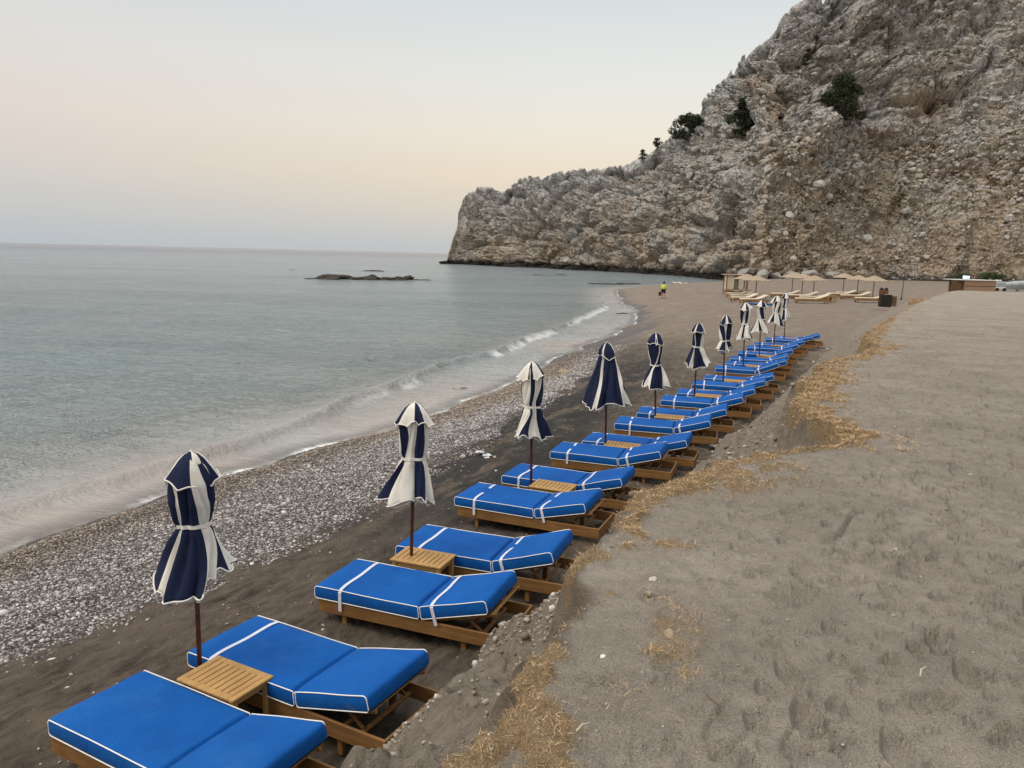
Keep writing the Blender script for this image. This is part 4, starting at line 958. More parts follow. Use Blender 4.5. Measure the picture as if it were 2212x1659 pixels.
# ------------------------------------------------------------------ closed umbrellas
NAVY = m_fabric('navy_canvas', (.009, .015, .046), .2); CREAM = m_fabric('cream_canvas', (.70, .68, .62), .06); TRIM = m_plain('white_trim', (.74, .72, .66), .85, .05, 20, .2)
def umbrella(k, H_, lean, rot, prof, waist, twist, seed, label, loc, bot=.54, hemw=.27, tied=True):
    root = empty('closed_umbrella', loc, rot, label, 'umbrella', 'closed navy and white umbrellas behind the side tables')
    rg_ = np.random.default_rng(seed); t = MB()
    t.tube([(0, 0, -.25), (0, 0, H_ * .6), (0, 0, H_ - .06)], [.021, .0205, .018], 12); t.build('pole', RUST, root, True)
    hem = H_ * (1 - bot * .84); top = H_; NG, m_ = 8, 14; NZ = 52
    ph = rg_.uniform(0, 6.28, 12); 
    def R_(q):      # q 0 top .. 1 hem
        if tied:
            xs = [0, .03, .10, .22, .38, waist - .05, waist, waist + .05, .85, 1]; ys = [.03, .08, .125, .152 * prof, .148 * prof, .128, .112, .136, hemw * .80, hemw]
        else: xs = [0, .05, .2, .5, .8, 1]; ys = [.025, .08, .14, .22, .31, .36]
        return np.interp(q, xs, ys)
    def surf(th, q, gi, f):
        """f in 0..1 across the gore"""
        R0 = R_(q); pleat = .30 + .35 * q; c = math.cos(th * 3 + ph[0] + 2.2 * q * twist) * .10 + math.cos(th * 2 + ph[1] - q * 2) * (.10 + .16 * q) + .05 * math.cos(th * 5 + ph[2] + 5 * q)
        fold = -pleat * (abs(math.sin(math.pi * f)) ** .7 if gi % 2 == 0 else -.15 * math.sin(math.pi * f)) * (.4 + .6 * math.sin(ph[2 + gi % 6] + gi)) * .6
        near_w = math.exp(-((q - waist) / .05) ** 2) if tied else 0
        wr = .06 * math.sin(th * 9 + ph[3] + 3 * q) * (math.exp(-((q - waist) / .16) ** 2) + .2)
        gv_ = (1 - abs(math.sin(2.5 * th + ph[4] + 1.7 * q))) ** 3 * .26 + (1 - abs(math.sin(3.5 * th + ph[9] - 1.2 * q))) ** 4 * .22
        r = R0 * (1 + .08 * q + (c + fold - gv_ * sst(.12, .35, q)) * (1 - .6 * near_w) + wr)
        tt_ = th + twist * (q - .3) * .8 + (.30 if tied else .05) * math.sin(q * 5 + ph[5]) + (.16 if tied else .06) * math.sin(th * 2 + q * 7 + ph[8]) + (.45 * sst(waist - .08, waist + .1, q) * math.sin(ph[10]) if tied else 0)
        cn = abs(math.cos(math.pi * f)) ** 5 * (.5 + .5 * math.sin(ph[3] + round(gi + f) * 1.9)); r *= 1 + .34 * cn * sst(.62, 1, q) + .10 * cn * sst(.5, .3, q)
        return r, tt_
    V_ = []; Fq = []; mi = []; bw = [(1.25 if g_ % 2 == 0 else .85) * (1 + .6 * math.sin(ph[6] + g_ * 2.4)) for g_ in range(NG)]; tot = sum(bw); bd = np.r_[0, np.cumsum(bw)] / tot * 2 * math.pi
    cols = [(bd[g_] + (bd[g_ + 1] - bd[g_]) * j / m_, g_, j / m_) for g_ in range(NG) for j in range(m_)]
    nC = len(cols); hemoff = []
    for c_i, (th, gi, f) in enumerate(cols): hemoff.append(.06 * math.cos(th * 2 + ph[7]) + .06 * math.sin(th + ph[8]) - .05 * abs(math.cos(math.pi * f)) ** 4 + .02)
    for iz in range(NZ + 1):
        q = (iz / NZ)
        for c_i, (th, gi, f) in enumerate(cols):
            r, tt_ = surf(th, q, gi, f); zz = top - (top - hem) * q + hemoff[c_i] * max(0, (q - .6) / .4) ** 2
            V_.append((r * math.cos(tt_), r * math.sin(tt_), zz))
    for iz in range(NZ):
        for c_i in range(nC):
            a = iz * nC + c_i; b = iz * nC + (c_i + 1) % nC; Fq.append((a, b, b + nC, a + nC)); mi.append(cols[c_i][1] % 2)
    # inner lining back up to the pole gives the cloth its thickness and closes the hem
    base = NZ * nC; off = len(V_)
    for s_, dz in ((.93, .004), (.70, .05), (.25, .16), (.12, .30)):
        for c_i in range(nC): x_, y_, z_ = V_[base + c_i]; V_.append((x_ * s_, y_ * s_, z_ + dz))
    prev = base
    for ring in range(4):
        cur = off + ring * nC
        for c_i in range(nC): Fq.append((prev + c_i, prev + (c_i + 1) % nC, cur + (c_i + 1) % nC, cur + c_i)); mi.append(cols[c_i][1] % 2)
        prev = cur
    mesh_np('canopy', V_, Fq, [NAVY, CREAM], root, True, mi)
    canopy = [o for o in bpy.data.objects if o.parent == root and o.name.startswith('canopy')][0]
    t = MB(); t.tube([Vector(V_[base + c_i]) * 1.0 + Vector((V_[base + c_i][0] * .02, V_[base + c_i][1] * .02, 0)) for c_i in range(nC)], .0085, 5, True)
    t.tube([(V_[base + c_i][0] * .78, V_[base + c_i][1] * .78, V_[base + c_i][2] - .035 + .015 * math.sin(c_i * .4 + ph[9])) for c_i in range(nC)], .009, 5, True)
    t.build('hem_trim', TRIM, canopy, True)
    # second, inner layer of folded cloth showing under the hem
    # vent cap
    V2 = []; F2 = []; m2 = []; NZ2 = 12; caph = .225 * rg_.uniform(.92, 1.1)
    for iz in range(NZ2 + 1):
        q = iz / NZ2
        for c_i, (th, gi, f) in enumerate(cols):
            Rc = np.interp(q, [0, .08, .25, .6, 1], [.014, .06, .10, .148, .190 if tied else .16]); Rc *= 1 + q * (.22 * abs(math.cos(math.pi * f)) ** 4 * (.5 + .5 * math.sin(ph[9] + round(gi + f) * 2.3)) - .05 + .16 * math.cos(2 * th + ph[10]) + .10 * math.cos(3 * th + ph[11]) + .05 * math.cos(th * 8))
            zz = top + .02 - caph * q - .05 * q ** 3 * (1 - abs(math.cos(math.pi * f))) + .03 * q ** 2 * math.cos(2 * th + ph[4])
            V2.append((Rc * math.cos(th + ph[5] * .0), Rc * math.sin(th), zz))
    for iz in range(NZ2):
        for c_i in range(nC):
            a = iz * nC + c_i; b = iz * nC + (c_i + 1) % nC; F2.append((a, b, b + nC, a + nC)); m2.append(cols[c_i][1] % 2)
    cap = mesh_np('vent_cap', V2, F2, [NAVY, CREAM], root, True, m2)
    t = MB(); t.tube([V2[NZ2 * nC + c_i] for c_i in range(nC)], .0075, 5, True); t.build('cap_trim', TRIM, cap, True)
    t = MB(); t.tube([(0, 0, H_ - .02), (0, 0, H_ + .03)], [.016, .008], 8); t.build('finial', TRIM, root, True)
    if tied:
        pts = []
        for c_i in range(0, nC, 3):
            th, gi, f = cols[c_i]; r, tt_ = surf(th, waist, gi, f); r = max(r, .07) + .006
            pts.append((r, tt_))
        t = MB(); z_ = top - (top - hem) * waist
        hw = .016; ring = [[], []]
        bmv = t.b
        for (r, tt_) in pts:
            for j, dz in enumerate((-hw, hw)): ring[j].append(bmv.verts.new((r * math.cos(tt_), r * math.sin(tt_), z_ + dz + .012 * math.sin(tt_ + ph[1]))))
        out_ = [[bmv.verts.new((v.co.x * 1.06, v.co.y * 1.06, v.co.z)) for v in ring[j]] for j in (0, 1)]
        n = len(pts)
        for i in range(n):
            j = (i + 1) % n
            bmv.faces.new((ring[0][i], ring[0][j], ring[1][j], ring[1][i])); bmv.faces.new((out_[0][j], out_[0][i], out_[1][i], out_[1][j]))
            bmv.faces.new((ring[1][i], ring[1][j], out_[1][j], out_[1][i])); bmv.faces.new((ring[0][j], ring[0][i], out_[0][i], out_[0][j]))
        t.build('tie_strap', TRIM, root)
    root.rotation_mode = 'XYZ'
    Rm = Euler((lean[1], lean[0], 0)).to_matrix() @ Euler((0, 0, rot)).to_matrix(); root.rotation_euler = Rm.to_euler()
    return root
UM = [  # table-height pole pixel, top pixel, H, rotation, profile, waist, twist, foot of canopy fraction, hem width, tied
    (432, 1440, 412, 2.31, 1.884, 1.08, .57, .1, .555, .245, True, 'nearest and largest closed umbrella, wide navy panels, tied round its waist'),
    (887, 1175, 897, 2.28, 1.256, .95, .60, .4, .56, .23, True, 'second closed umbrella from the camera, at the edge of the grey gravel, flared skirt'),
    (1148, 1030, 1149, 2.35, 4.396, 1.0, .62, -.5, .56, .24, True, 'third closed umbrella from the camera, just left of the untied cone shaped one'),
    (1309, 950, 1311, 2.38, 0, 1.0, .6, 0, .56, .3, False, 'untied closed umbrella hanging as a plain cone, fourth in the row'),
    (1417, 880, 1417, 2.32, 0.628, 1.15, .60, .1, .60, .26, True, 'fifth closed umbrella from the camera, just right of the untied cone shaped one'),
    (1500, 858, 1510, 2.32, 4.396, .95, .56, .2, .55, .25, True, 'sixth closed umbrella from the camera, navy and white skirt'),
    (1562, 815, 1569, 2.35, 0.628, 1.15, .72, .3, .52, .20, True, 'seventh closed umbrella from the camera, long body over a short narrow skirt'),
    (1606, 800, 1611, 2.55, 0, 1.0, .60, .1, .54, .24, True, 'eighth closed umbrella from the camera, in front of the pair of far ones'),
    (1641, 765, 1645, 2.50, 1.884, .95, .60, .4, .54, .24, True, 'ninth closed umbrella from the camera, leaning slightly'),
    (1671, 742, 1679, 2.52, 1.884, 1.0, .62, -.2, .54, .24, True, 'left umbrella of the farthest two closed ones'),
    (1695, 724, 1698, 2.50, 1.884, 1.0, .62, .3, .54, .23, True, 'farthest closed umbrella, right one of the last two')]
for k, (a, b, tx_, H_, rot, pf, ws, tw, bt_, hw_, tied, lb) in enumerate(UM):
    c1_, c2_ = LG[2 * k], LG[2 * k + 1]; v_ = [-5.36, -5.42, -5.5, -5.4, -5.45, -5.2, -5.2, -5.2, -5.5, -5.65, -5.75][k]
    uc = (c1_[0] + LW + c2_[0]) / 2 + .06 + (v_ - c1_[1]) * .15
    best = min(np.arange(v_ - .9, v_ + .9, .01), key=lambda vv_: abs(proj([*xy(uc, vv_), .35])[0] - a * K))
    x_, y_ = xy(uc, float(best)); dd = math.hypot(x_, y_)
    tx = proj([x_, y_, H_])[0]; lean = (tx_ * K - tx) / F * dd / H_
    lean = max(-.09, min(.09, lean))
    umbrella(k, H_, (lean, .01 * math.sin(k)), rot - math.atan2(x_, y_), pf, ws, tw, 500 + k, lb, (x_, y_, 0), bt_, hw_, tied)

# ------------------------------------------------------------------ the farther beach set: thatched parasols, cream loungers, daybed
THATCH = Mat('reed_thatch'); o_ = THATCH.obj(); n_ = THATCH.noise(THATCH.map(o_, (3, 3, 14)), 4, 5, .7)
THATCH.set(Base_Color=THATCH.mix(THATCH.rng(n_, .3, .7), (.25, .19, .13), (.46, .37, .27)), Normal=THATCH.bump(n_, .8, .05), Roughness=.95)
CREAMC = m_fabric('cream_cushion', (.62, .55, .42), .08); LOG = m_wood('log_pole', (.20, .11, .055), (.32, .18, .09), 2, .7)
def make_parasol():
    root = empty('thatched_parasol'); rg_ = np.random.default_rng(3)
    t = MB(); t.tube([(0, 0, -.3), (.01, 0, 1.2), (0, 0, 2.2)], [.05, .047, .04], 10); t.build('pole', LOG, root, True)
    n = 48; V_ = []; Fq = []
    for k, (r_, z_) in enumerate(((.03, 2.42), (.25, 2.34), (.6, 2.19), (1.0, 2.03), (1.36, 1.90), (1.33, 1.86), (.9, 1.98), (.3, 2.18))):
        for j in range(n):
            th = j * 2 * math.pi / n; w_ = 1 + (.03 * rg_.uniform(-1, 1) if k in (4, 5) else .01 * rg_.uniform(-1, 1)); V_.append((r_ * w_ * math.cos(th), r_ * w_ * math.sin(th), z_ + (.02 * rg_.uniform(-1, 1))))
    for k in range(7):
        for j in range(n): Fq.append((k * n + j, k * n + (j + 1) % n, (k + 1) * n + (j + 1) % n, (k + 1) * n + j))
    mesh_np('thatch', V_, Fq, [THATCH.m], root, False)
    t = MB(); 
    for j in range(6): th = j * math.pi / 3; t.bar((0, 0, 2.2), (1.2 * math.cos(th), 1.2 * math.sin(th), 1.88), .03, .03)
    t.build('ribs', LOG, root)
    return root
def make_cream():
    root = empty('beach_bed'); L = 2.0
    t = MB()
    for sg in (-1, 1): t.box((L / 2, sg * .33, .22), (L, .04, .16))
    t.box((.02, 0, .22), (.04, .62, .15)); t.box((L - .02, 0, .22), (.04, .62, .15)); t.box((1.25, 0, .24), (.05, .62, .08)); t.build('frame', LOG, root)
    for a in (.1, L - .1):
        for sg in (-1, 1): t = MB(); t.box((a, sg * .30, .07), (.07, .07, .2)); t.build('leg', LOG, root)
    V_ = []; secs = [(0, .30, .02), (.03, .30, .08), (.6, .30, .09), (1.2, .30, .09), (1.45, .36, .09), (1.7, .47, .09), (1.92, .58, .08), (1.97, .60, .02)]
    for x_, z_, th in secs:
        for yv, zz in ((-.33, 0), (-.33, 1), (-.1, 1.1), (.1, 1.1), (.33, 1), (.33, 0)): V_.append((x_, yv, z_ + zz * th))
    Fq = [(i * 6 + j, i * 6 + (j + 1) % 6, (i + 1) * 6 + (j + 1) % 6, (i + 1) * 6 + j) for i in range(len(secs) - 1) for j in range(6)]
    mesh_np('mattress', V_, Fq, [CREAMC], root, True)
    t = MB(); t.bar((1.9, -.2, .50), (1.75, -.2, .2), .03, .03); t.bar((1.9, .2, .50), (1.75, .2, .2), .03, .03); t.build('back_prop', LOG, root)
    return root
def zpt(zx, zy, z=.25):       # zoomed crop coordinates -> ground
    p = un((2800 + zx * 700 / 2212) / 3.9375, (1050 + zy * 700 / 2212) / 3.9375, z); g_ = gz(p[0], p[1]); p = un((2800 + zx * 700 / 2212) / 3.9375, (1050 + zy * 700 / 2212) / 3.9375, g_); return p[0], p[1], gz(p[0], p[1])
par0 = make_parasol()
PP = [(427, 385, 'left thatched parasol of the two beside the curtained daybed'), (545, 420, 'right thatched parasol of the two beside the curtained daybed'),
      (1002, 335, 'leftmost and farthest thatched parasol of the middle three'), (1125, 358, 'centre thatched parasol of the middle three'), (1270, 400, 'rightmost thatched parasol of the middle three'),
      (1637, 342, 'leftmost thatched parasol of the right three'), (1812, 375, 'centre thatched parasol of the right three'), (2005, 400, 'rightmost thatched parasol, right of the whole group')]
for i, (a, b, lb) in enumerate(PP):
    o = par0 if i == 0 else copy_tree(par0); o.location = zpt(a, b); o.rotation_euler = (.0, .03 * math.sin(i * 2), i * .7); s_ = 1 + .05 * math.sin(i * 3.1); o.scale = (s_, s_, s_)
    tag(o, lb, 'parasol', 'thatched parasols on the far beach')
cr0 = make_cream()
CB = [(200, 385, 0, 'cream beach bed nearest the foot of the daybed, left side'), (245, 412, 1, 'cream beach bed near side of the left daybed parasol'), (255, 440, 0, 'cream beach bed, second row under the daybed parasols'),
      (365, 462, 0, 'nearest cream beach bed of the left group, above a blue cushion'), (745, 385, 0, 'far cream beach bed at the left of the middle parasols'), (960, 405, 0, 'cream beach bed under the centre middle parasol'),
      (1045, 452, 0, 'front cream beach bed with a tie, under the rightmost middle parasol'), (1100, 425, 0, 'cream beach bed just behind the tied one of the middle group'),
      (1450, 382, 0, 'cream beach bed under the leftmost right hand parasol'), (1615, 405, 0, 'low beach bed with purple underside, under the centre right parasol'), (1790, 442, 0, 'front cream beach bed beside the dark block, right group'),
      (1560, 365, 0, 'rear cream beach bed behind the leftmost right hand parasol')]
for i, (a, b, s_, lb) in enumerate(CB):
    o = cr0 if i == 0 else copy_tree(cr0); x_, y_, z_ = zpt(a, b); o.location = (x_, y_, z_); o.rotation_euler = (0, 0, math.radians(-2 + 4 * math.sin(i * 1.7)) if a > 700 else math.radians(9)); k = 1.5 if a > 700 else 1.25; o.scale = (k, 1.2, 1.25)
    tag(o, lb, 'beach bed', 'cream beach beds under the thatched parasols')
# blue cushion on the sand
x_, y_, z_ = zpt(610, 478); b_ = MB(); b_.box((0, 0, .06), (2.4, .6, .1), (0, .02, 0), .03); o = b_.build('sun_pad', BLUE); o.location = (x_, y_, z_); o.rotation_euler = (0, 0, .08); tag(o, 'flat blue pad lying on the sand beside the left beach beds', 'cushion')
# small table of the right group
x_, y_, z_ = zpt(1495, 440); o = copy_tree(tab0); o.location = (x_, y_, z_); o.scale = (1.4, 1.2, 1.35); o.rotation_euler = (0, 0, 0); tag(o, 'small wooden table standing left of the right group of beach beds', 'side table'); o['group'] = 'far beach table'
# daybed with curtains
x_, y_, z_ = zpt(185, 345); root = empty('curtained_daybed', (x_, y_, z_), math.radians(-6), 'white curtained daybed with a flat reed roof at the far left', 'daybed')
for (a, b) in ((0, 0), (2.3, .2), (0, 2.1), (2.3, 2.1)): t = MB(); t.box((a, b, 1.05), (.08, .08, 2.1)); t.build('post', LOG, root)
t = MB(); t.box((1.15, 1.1, 2.14), (2.9, 2.6, .07), (0, 0, 0), .01); t.build('roof', THATCH.m, root)
t = MB(); t.box((1.15, 1.1, .25), (2.3, 2.0, .18)); t.build('platform', LOG, root); t = MB(); t.box((1.15, 1.1, .41), (2.15, 1.9, .13), bev=.03); t.build('mattress', CREAMC, root)
t = MB(); t.box((2.0, 1.1, .66), (.75, 1.7, .1), (0, -.5, 0), .03); t.build('backrest', CREAMC, root)
CURT = m_fabric('curtain_cloth', (.62, .58, .47), .08)
for (p0, p1) in (((.08, .02), (.75, .02)), ((.05, 2.1), (2.25, 2.1)), ((1.35, .02), (1.75, .02)), ((2.3, .3), (2.3, 1.0)), ((0, .2), (0, 1.6))):
    V_ = []; n = 40
    for iz in range(7):
        for j in range(n):
            f = j / (n - 1); x2 = p0[0] + (p1[0] - p0[0]) * f; y2 = p0[1] + (p1[1] - p0[1]) * f; w_ = .035 * math.sin(j * 1.3 + iz * .1)
            nx, ny = -(p1[1] - p0[1]), (p1[0] - p0[0]); l_ = math.hypot(nx, ny); sag = .10 * math.sin(iz / 6 * math.pi) * (f - .5)
            V_.append((x2 + nx / l_ * w_ + sag, y2 + ny / l_ * w_, .4 + 1.7 * iz / 6))
    o = mesh_np('curtain', V_, grid_faces(7, n), [CURT], root, True); md = o.modifiers.new('thickness', 'SOLIDIFY'); md.thickness = .012
# pair of rounded wooden boards, dark block, black post
BRN = m_wood('brown_board', (.10, .05, .025), (.20, .10, .045), 2, .7); BLKM = m_plain('dark_block', (.022, .02, .018), .8, .3, 4, .4); BRO2 = m_plain('brown_block', (.13, .085, .055), .9, .3, 4, .4)
for i, a in enumerate((2115, 2172)):
    x_, y_, z_ = zpt(a, 352, .3); root = empty('wooden_bin', (x_, y_, z_), 0, ('left' if i == 0 else 'right') + ' of two brown wooden bins with dark rounded tops, behind the right beach bed', 'bin')
    t = MB(); t.box((0, 0, .31), (.40, .4, .62)); t.build('body', BRN, root)
    t = MB(); t.tube([(0, 0, .62), (0, 0, .74), (0, 0, .82), (0, 0, .86)], [.21, .19, .13, .03], 16); t.build('lid', BLKM, root, True)
p = unw(1911, 658, .55); root = empty('dark_block', (p[0], p[1], .45), -.1, 'dark square block standing at the far end of the bank', 'block')
dcam = math.hypot(p[0], p[1]); w1 = dcam * 10 / F
t = MB(); t.box((0, 0, w1 * .45), (w1 * .95, .5, w1 * 1.1), (0, .03, 0)); t.build('front_panel', BLKM, root); t = MB(); t.box((w1 * .72, .06, w1 * .42), (w1 * .45, .4, w1 * .9)); t.build('side_panel', BRO2, root)
p = unw(1948, 643, 1.3); gzz = gz(p[0], p[1]); p = unw(1947, 643, gzz); dcam = math.hypot(p[0], p[1]); hp = dcam * 24 / F
root = empty('lamp_post', (p[0], p[1], gz(p[0], p[1])), 0, 'thin black post leaning slightly where the bank ends', 'post')
t = MB(); t.tube([(0, 0, -.2), (.06, 0, hp * .5), (.09, 0, hp)], [.045, .035, .03], 8); t.build('shaft', BLKM, root, True); t = MB(); t.tube([(0, 0, -.1), (0, 0, .12)], [.13, .09], 10); t.build('foot', BLKM, root)

# ------------------------------------------------------------------ reed hut and what stands round it
def z2(zx, zy, z):
    px, py = (3400 + zx * 632 / 2212) / 3.9375, (1050 + zy * 632 / 2212) / 3.9375; return un(px, py, z), px, py
REED = Mat('reed_wall'); o_ = REED.obj(); n_ = REED.noise(REED.map(o_, (30, 30, 1.5)), 3, 4, .6)
REED.set(Base_Color=REED.mix(REED.rng(n_, .3, .7), (.22, .145, .095), (.37, .26, .18)), Normal=REED.bump(n_, .6, .02), Roughness=.9)
DARKR = m_wood('dark_reed', (.075, .045, .028), (.15, .09, .055), 2, .9); WPL = m_plain('white_paint', (.62, .64, .64), .5, .1, 3, .1); BLG = m_plain('pale_blue_tarp', (.33, .37, .39), .6, .2, 2, .1, 4)
DH = 72.
def at_depth(zx, zy, D):
    _, px, py = z2(zx, zy, 0); d = ray(px, py); return np.array([0, 0, H]) + d * (D / d[1])
pl_, pr_ = at_depth(1365, 340, DH), at_depth(1815, 340, DH); top_ = at_depth(1600, 195, DH)[2]; gl = gz(pl_[0], pl_[1]); dl = at_depth(1232, 325, DH)
wid = pr_[0] - pl_[0]; dw = pl_[0] - dl[0]; hh = top_ - gl
root = empty('reed_hut', (pl_[0], pl_[1], gl), 0, 'low reed walled beach hut with a dark end panel', 'hut')
t = MB(); t.box((wid / 2, 0, hh / 2 - .2), (wid, .06, hh + .4)); t.box((wid / 2, 2.4, hh / 2 - .2), (wid, .06, hh + .4)); t.box((wid - .03, 1.2, hh / 2 - .2), (.06, 2.34, hh + .4)); t.build('wall', REED.m, root)
t = MB(); t.box((-dw / 2 - .02, .25, hh / 2 - .2), (dw, .06, hh + .4), (0, 0, -.3)); t.build('end_panel', DARKR, root)
t = MB(); t.box((wid / 2 - .3, 1.2, hh + .05), (wid + .5, 2.7, .06)); t.build('roof', WPL, root)
t = MB(); t.box((wid / 2, -.05, hh * .48), (wid, .03, .04)); t.box((.03, -.05, hh / 2), (.05, .035, hh)); t.build('batten', DARKR, root)
# bushes behind the hut, then a small bluish light above its roof
def leafy(zx, zy, D, w_, h_, label, seed, mat):
    p = at_depth(zx, zy, D); rg_ = np.random.default_rng(seed); zg = gz(p[0], p[1]); o = empty('bush', (p[0], p[1], zg), 0, label, 'bush')
    top = p[2] - zg; lobes = [(rg_.uniform(-.3, .3) * w_, rg_.uniform(-.2, .2) * w_, top - h_ * rg_.uniform(.3, .6), h_ * rg_.uniform(.35, .5)) for _ in range(7)]
    leaf_cloud('crown', lobes, 700, .09, mat, o, rg_); t = MB(); t.tube([(0, 0, -.1), (.1, 0, top * .5), (0, 0, top - .3 * h_)], [.09, .07, .04], 7); t.build('trunk', bark, o, True)
gl_ = Mat('green_leaf'); gl_.set(Base_Color=gl_.mix(gl_.attr('rv'), (.03, .05, .015), (.09, .12, .04)), Roughness=.8)
leafy(1325, 88, DH + 5, 1.9, .9, 'green bush behind the left end of the reed hut', 31, gl_.m); leafy(1690, 75, DH + 5, 2.0, 1.0, 'round green bush behind the right part of the reed hut', 32, gl_.m); leafy(1840, 88, DH + 5, 1.6, .8, 'small green bush just right of the reed hut', 33, gl_.m)
lampm = Mat('lit_lamp'); lampm.set(Base_Color=(.6, .65, .9), Emission_Color=(.6, .7, 1.), Emission_Strength=1.3)  # emissive bluish faces of the small light above the roof
p = at_depth(1412, 145, DH + 3.2); root = empty('floodlight', (p[0], p[1], gz(p[0], p[1])), 0, 'small bluish lit floodlight above the reed hut roof', 'lamp'); hl = p[2] - root.location[2]
t = MB(); t.tube([(0, 0, -.1), (0, 0, hl - .1)], .03, 8); t.build('pole', BLKM, root); t = MB(); t.box((-.12, 0, hl), (.3, .1, .28)); t.box((.22, 0, hl), (.24, .1, .24)); t.build('lamp_head', lampm.m, root)
p = at_depth(1860, 270, DH + 3); zg = gz(p[0], p[1]); root = empty('covered_cart', (p[0], p[1], zg), 0, 'pale grey covered cart with a white lower edge, right of the hut', 'cart'); hc = at_depth(1860, 165, DH + 3)[2] - zg
t = MB(); t.tube([(-.5, 0, .5), (-.42, 0, hc * .75), (.42, 0, hc * .75), (.5, 0, .5)], .02, 6); t.box((0, 0, hc * .52), (.9, .8, hc * .46), bev=.06); t.build('cover', BLG, root, False)
t = MB(); t.box((0, 0, hc * .26), (1.05, .84, .16), bev=.03); t.build('tray', WPL, root)
t = MB(); t.box((-.1, 0, hc * .84), (.5, .5, .16), bev=.05); t.build('lid', WPL, root)
for sg in (-1, 1): t = MB(); t.tube([(sg * .35, -.46, .18), (sg * .35, -.40, .18)], .18, 14); t.build('wheel', BLKM, root)
p = at_depth(1935, 255, DH + 6); zg = gz(p[0], p[1]); hb = at_depth(1935, 185, DH + 6)[2] - zg; root = empty('covered_boat', (p[0], p[1], zg), -.02, 'long pale blue grey covered boat at the right edge of the photo', 'boat')
V_ = []; 
for i in range(13):
    f = i / 12; x_ = -0.1 + 5.6 * f; wv_ = .9 * (1 - (abs(f - .55) / .6) ** 2.2 if f < .97 else .4)
    wv_ = max(wv_, .12)
    for (a, b) in ((-.35, .25), (-.8, .6), (-1, .82), (0, 1.0), (1, .82), (.8, .6), (.35, .25)): V_.append((x_, a * wv_, b * hb * (1 - .03 * math.sin(i * 1.9)) * (.8 + .2 * min(1, f * 3))))
mesh_np('cover', V_, [(i * 7 + j, i * 7 + j + 1, (i + 1) * 7 + j + 1, (i + 1) * 7 + j) for i in range(12) for j in range(6)], [BLG], root, True)
t = MB(); t.tube([(0, 0, hb * .2), (2.6, 0, hb * .12), (5.4, 0, hb * .2)], [.1, .34, .1], 10); t.build('hull', WPL, root, True)
for x_ in (1.2, 4.0): t = MB(); t.box((x_, 0, hb * .05), (.12, 1.2, hb * .3)); t.build('cradle', LOG, root)

# ------------------------------------------------------------------ person walking on the beach
SKIN = m_plain('skin', (.36, .21, .14), .6, .05, 5, .1); HAIR = m_plain('dark_hair', (.012, .010, .009), .6, .2, 30, .4); YEL = m_fabric('yellow_top', (.62, .72, .10), .05); BLK2 = m_fabric('black_skirt', (.015, .015, .017), .1); RED = m_plain('maroon_bag', (.06, .012, .018), .7, .2, 5, .2)
p = un((2500 + 820 / 2212 * 300) / 3.9375, (1080 + 690 / 1622 * 220) / 3.9375, -.5); pz = gz(p[0], p[1]); p = un((2500 + 820 / 2212 * 300) / 3.9375, (1080 + 690 / 1622 * 220) / 3.9375, pz)
per = empty('person', (p[0], p[1], gz(p[0], p[1])), 0, 'person in a yellow top and black skirt walking away, carrying a dark red bag', 'person')
def skin_mesh(name, joints, edges, radii, mat, parent, sub=2):
    me = bpy.data.meshes.new(name); me.from_pydata(joints, edges, []); o = bpy.data.objects.new(name, me); COL.objects.link(o)
    me.materials.append(mat); md = o.modifiers.new('skin', 'SKIN'); 
    me.skin_vertices.new() if not me.skin_vertices else None
    for i, r_ in enumerate(radii): me.skin_vertices[0].data[i].radius = (r_, r_) if not isinstance(r_, tuple) else r_
    me.skin_vertices[0].data[0].use_root = True; md.use_smooth_shade = True
    s_ = o.modifiers.new('sub', 'SUBSURF'); s_.levels = sub; s_.render_levels = sub; o.parent = parent; return o
J = [(0, 0, .93), (0, 0, 1.12), (0, .01, 1.30), (0, .01, 1.42), (0, .01, 1.50), (0, .02, 1.58), (0, .02, 1.66),        # 0 pelvis .. 6 head top
     (-.10, 0, .86), (-.11, .10, .50), (-.10, .06, .10), (-.10, .20, .04),                                          # left leg
     (.10, 0, .86), (.11, .02, .48), (.10, -.12, .10), (.10, -.02, .03),                                            # right leg, behind
     (-.19, .01, 1.38), (-.25, -.02, 1.10), (-.28, .04, .86),                                                        # left arm to wrist
     (.19, .01, 1.38), (.25, .03, 1.12), (.24, .16, .93)]
E_ = [(0, 1), (1, 2), (2, 3), (3, 4), (4, 5), (5, 6), (0, 7), (7, 8), (8, 9), (9, 10), (0, 11), (11, 12), (12, 13), (13, 14), (3, 15), (15, 16), (16, 17), (3, 18), (18, 19), (19, 20)]
RR = [(.14, .11), (.12, .10), (.15, .10), (.12, .08), .05, (.075, .09), (.06, .075), .085, .058, .035, .03, .085, .058, .035, .03, .048, .038, .026, .048, .038, .026]
def add_hand(wi, dirn, sd):
    w_ = Vector(J[wi]); d = Vector(dirn).normalized(); J.append(tuple(w_ + d * .06)); RR.append((.032, .016)); E_.append((wi, len(J) - 1)); palm = len(J) - 1
    for k, (off, ln) in enumerate(((-.03, .075), (-.01, .085), (.01, .08), (.03, .065))):
        J.append(tuple(w_ + d * .09 + Vector((0, off, 0)))); RR.append(.009); E_.append((palm, len(J) - 1)); J.append(tuple(w_ + d * (.09 + ln * .6) + Vector((.015 * sd, off, 0)))); RR.append(.008); E_.append((len(J) - 2, len(J) - 1))
    J.append(tuple(w_ + d * .07 + Vector((.01 * sd, .045, 0)))); RR.append(.009); E_.append((palm, len(J) - 1))
add_hand(17, (0, .1, -1), 1); add_hand(20, (0, .3, -1), -1)
skin_mesh('body', J, E_, RR, SKIN, per, 1)
t = MB()
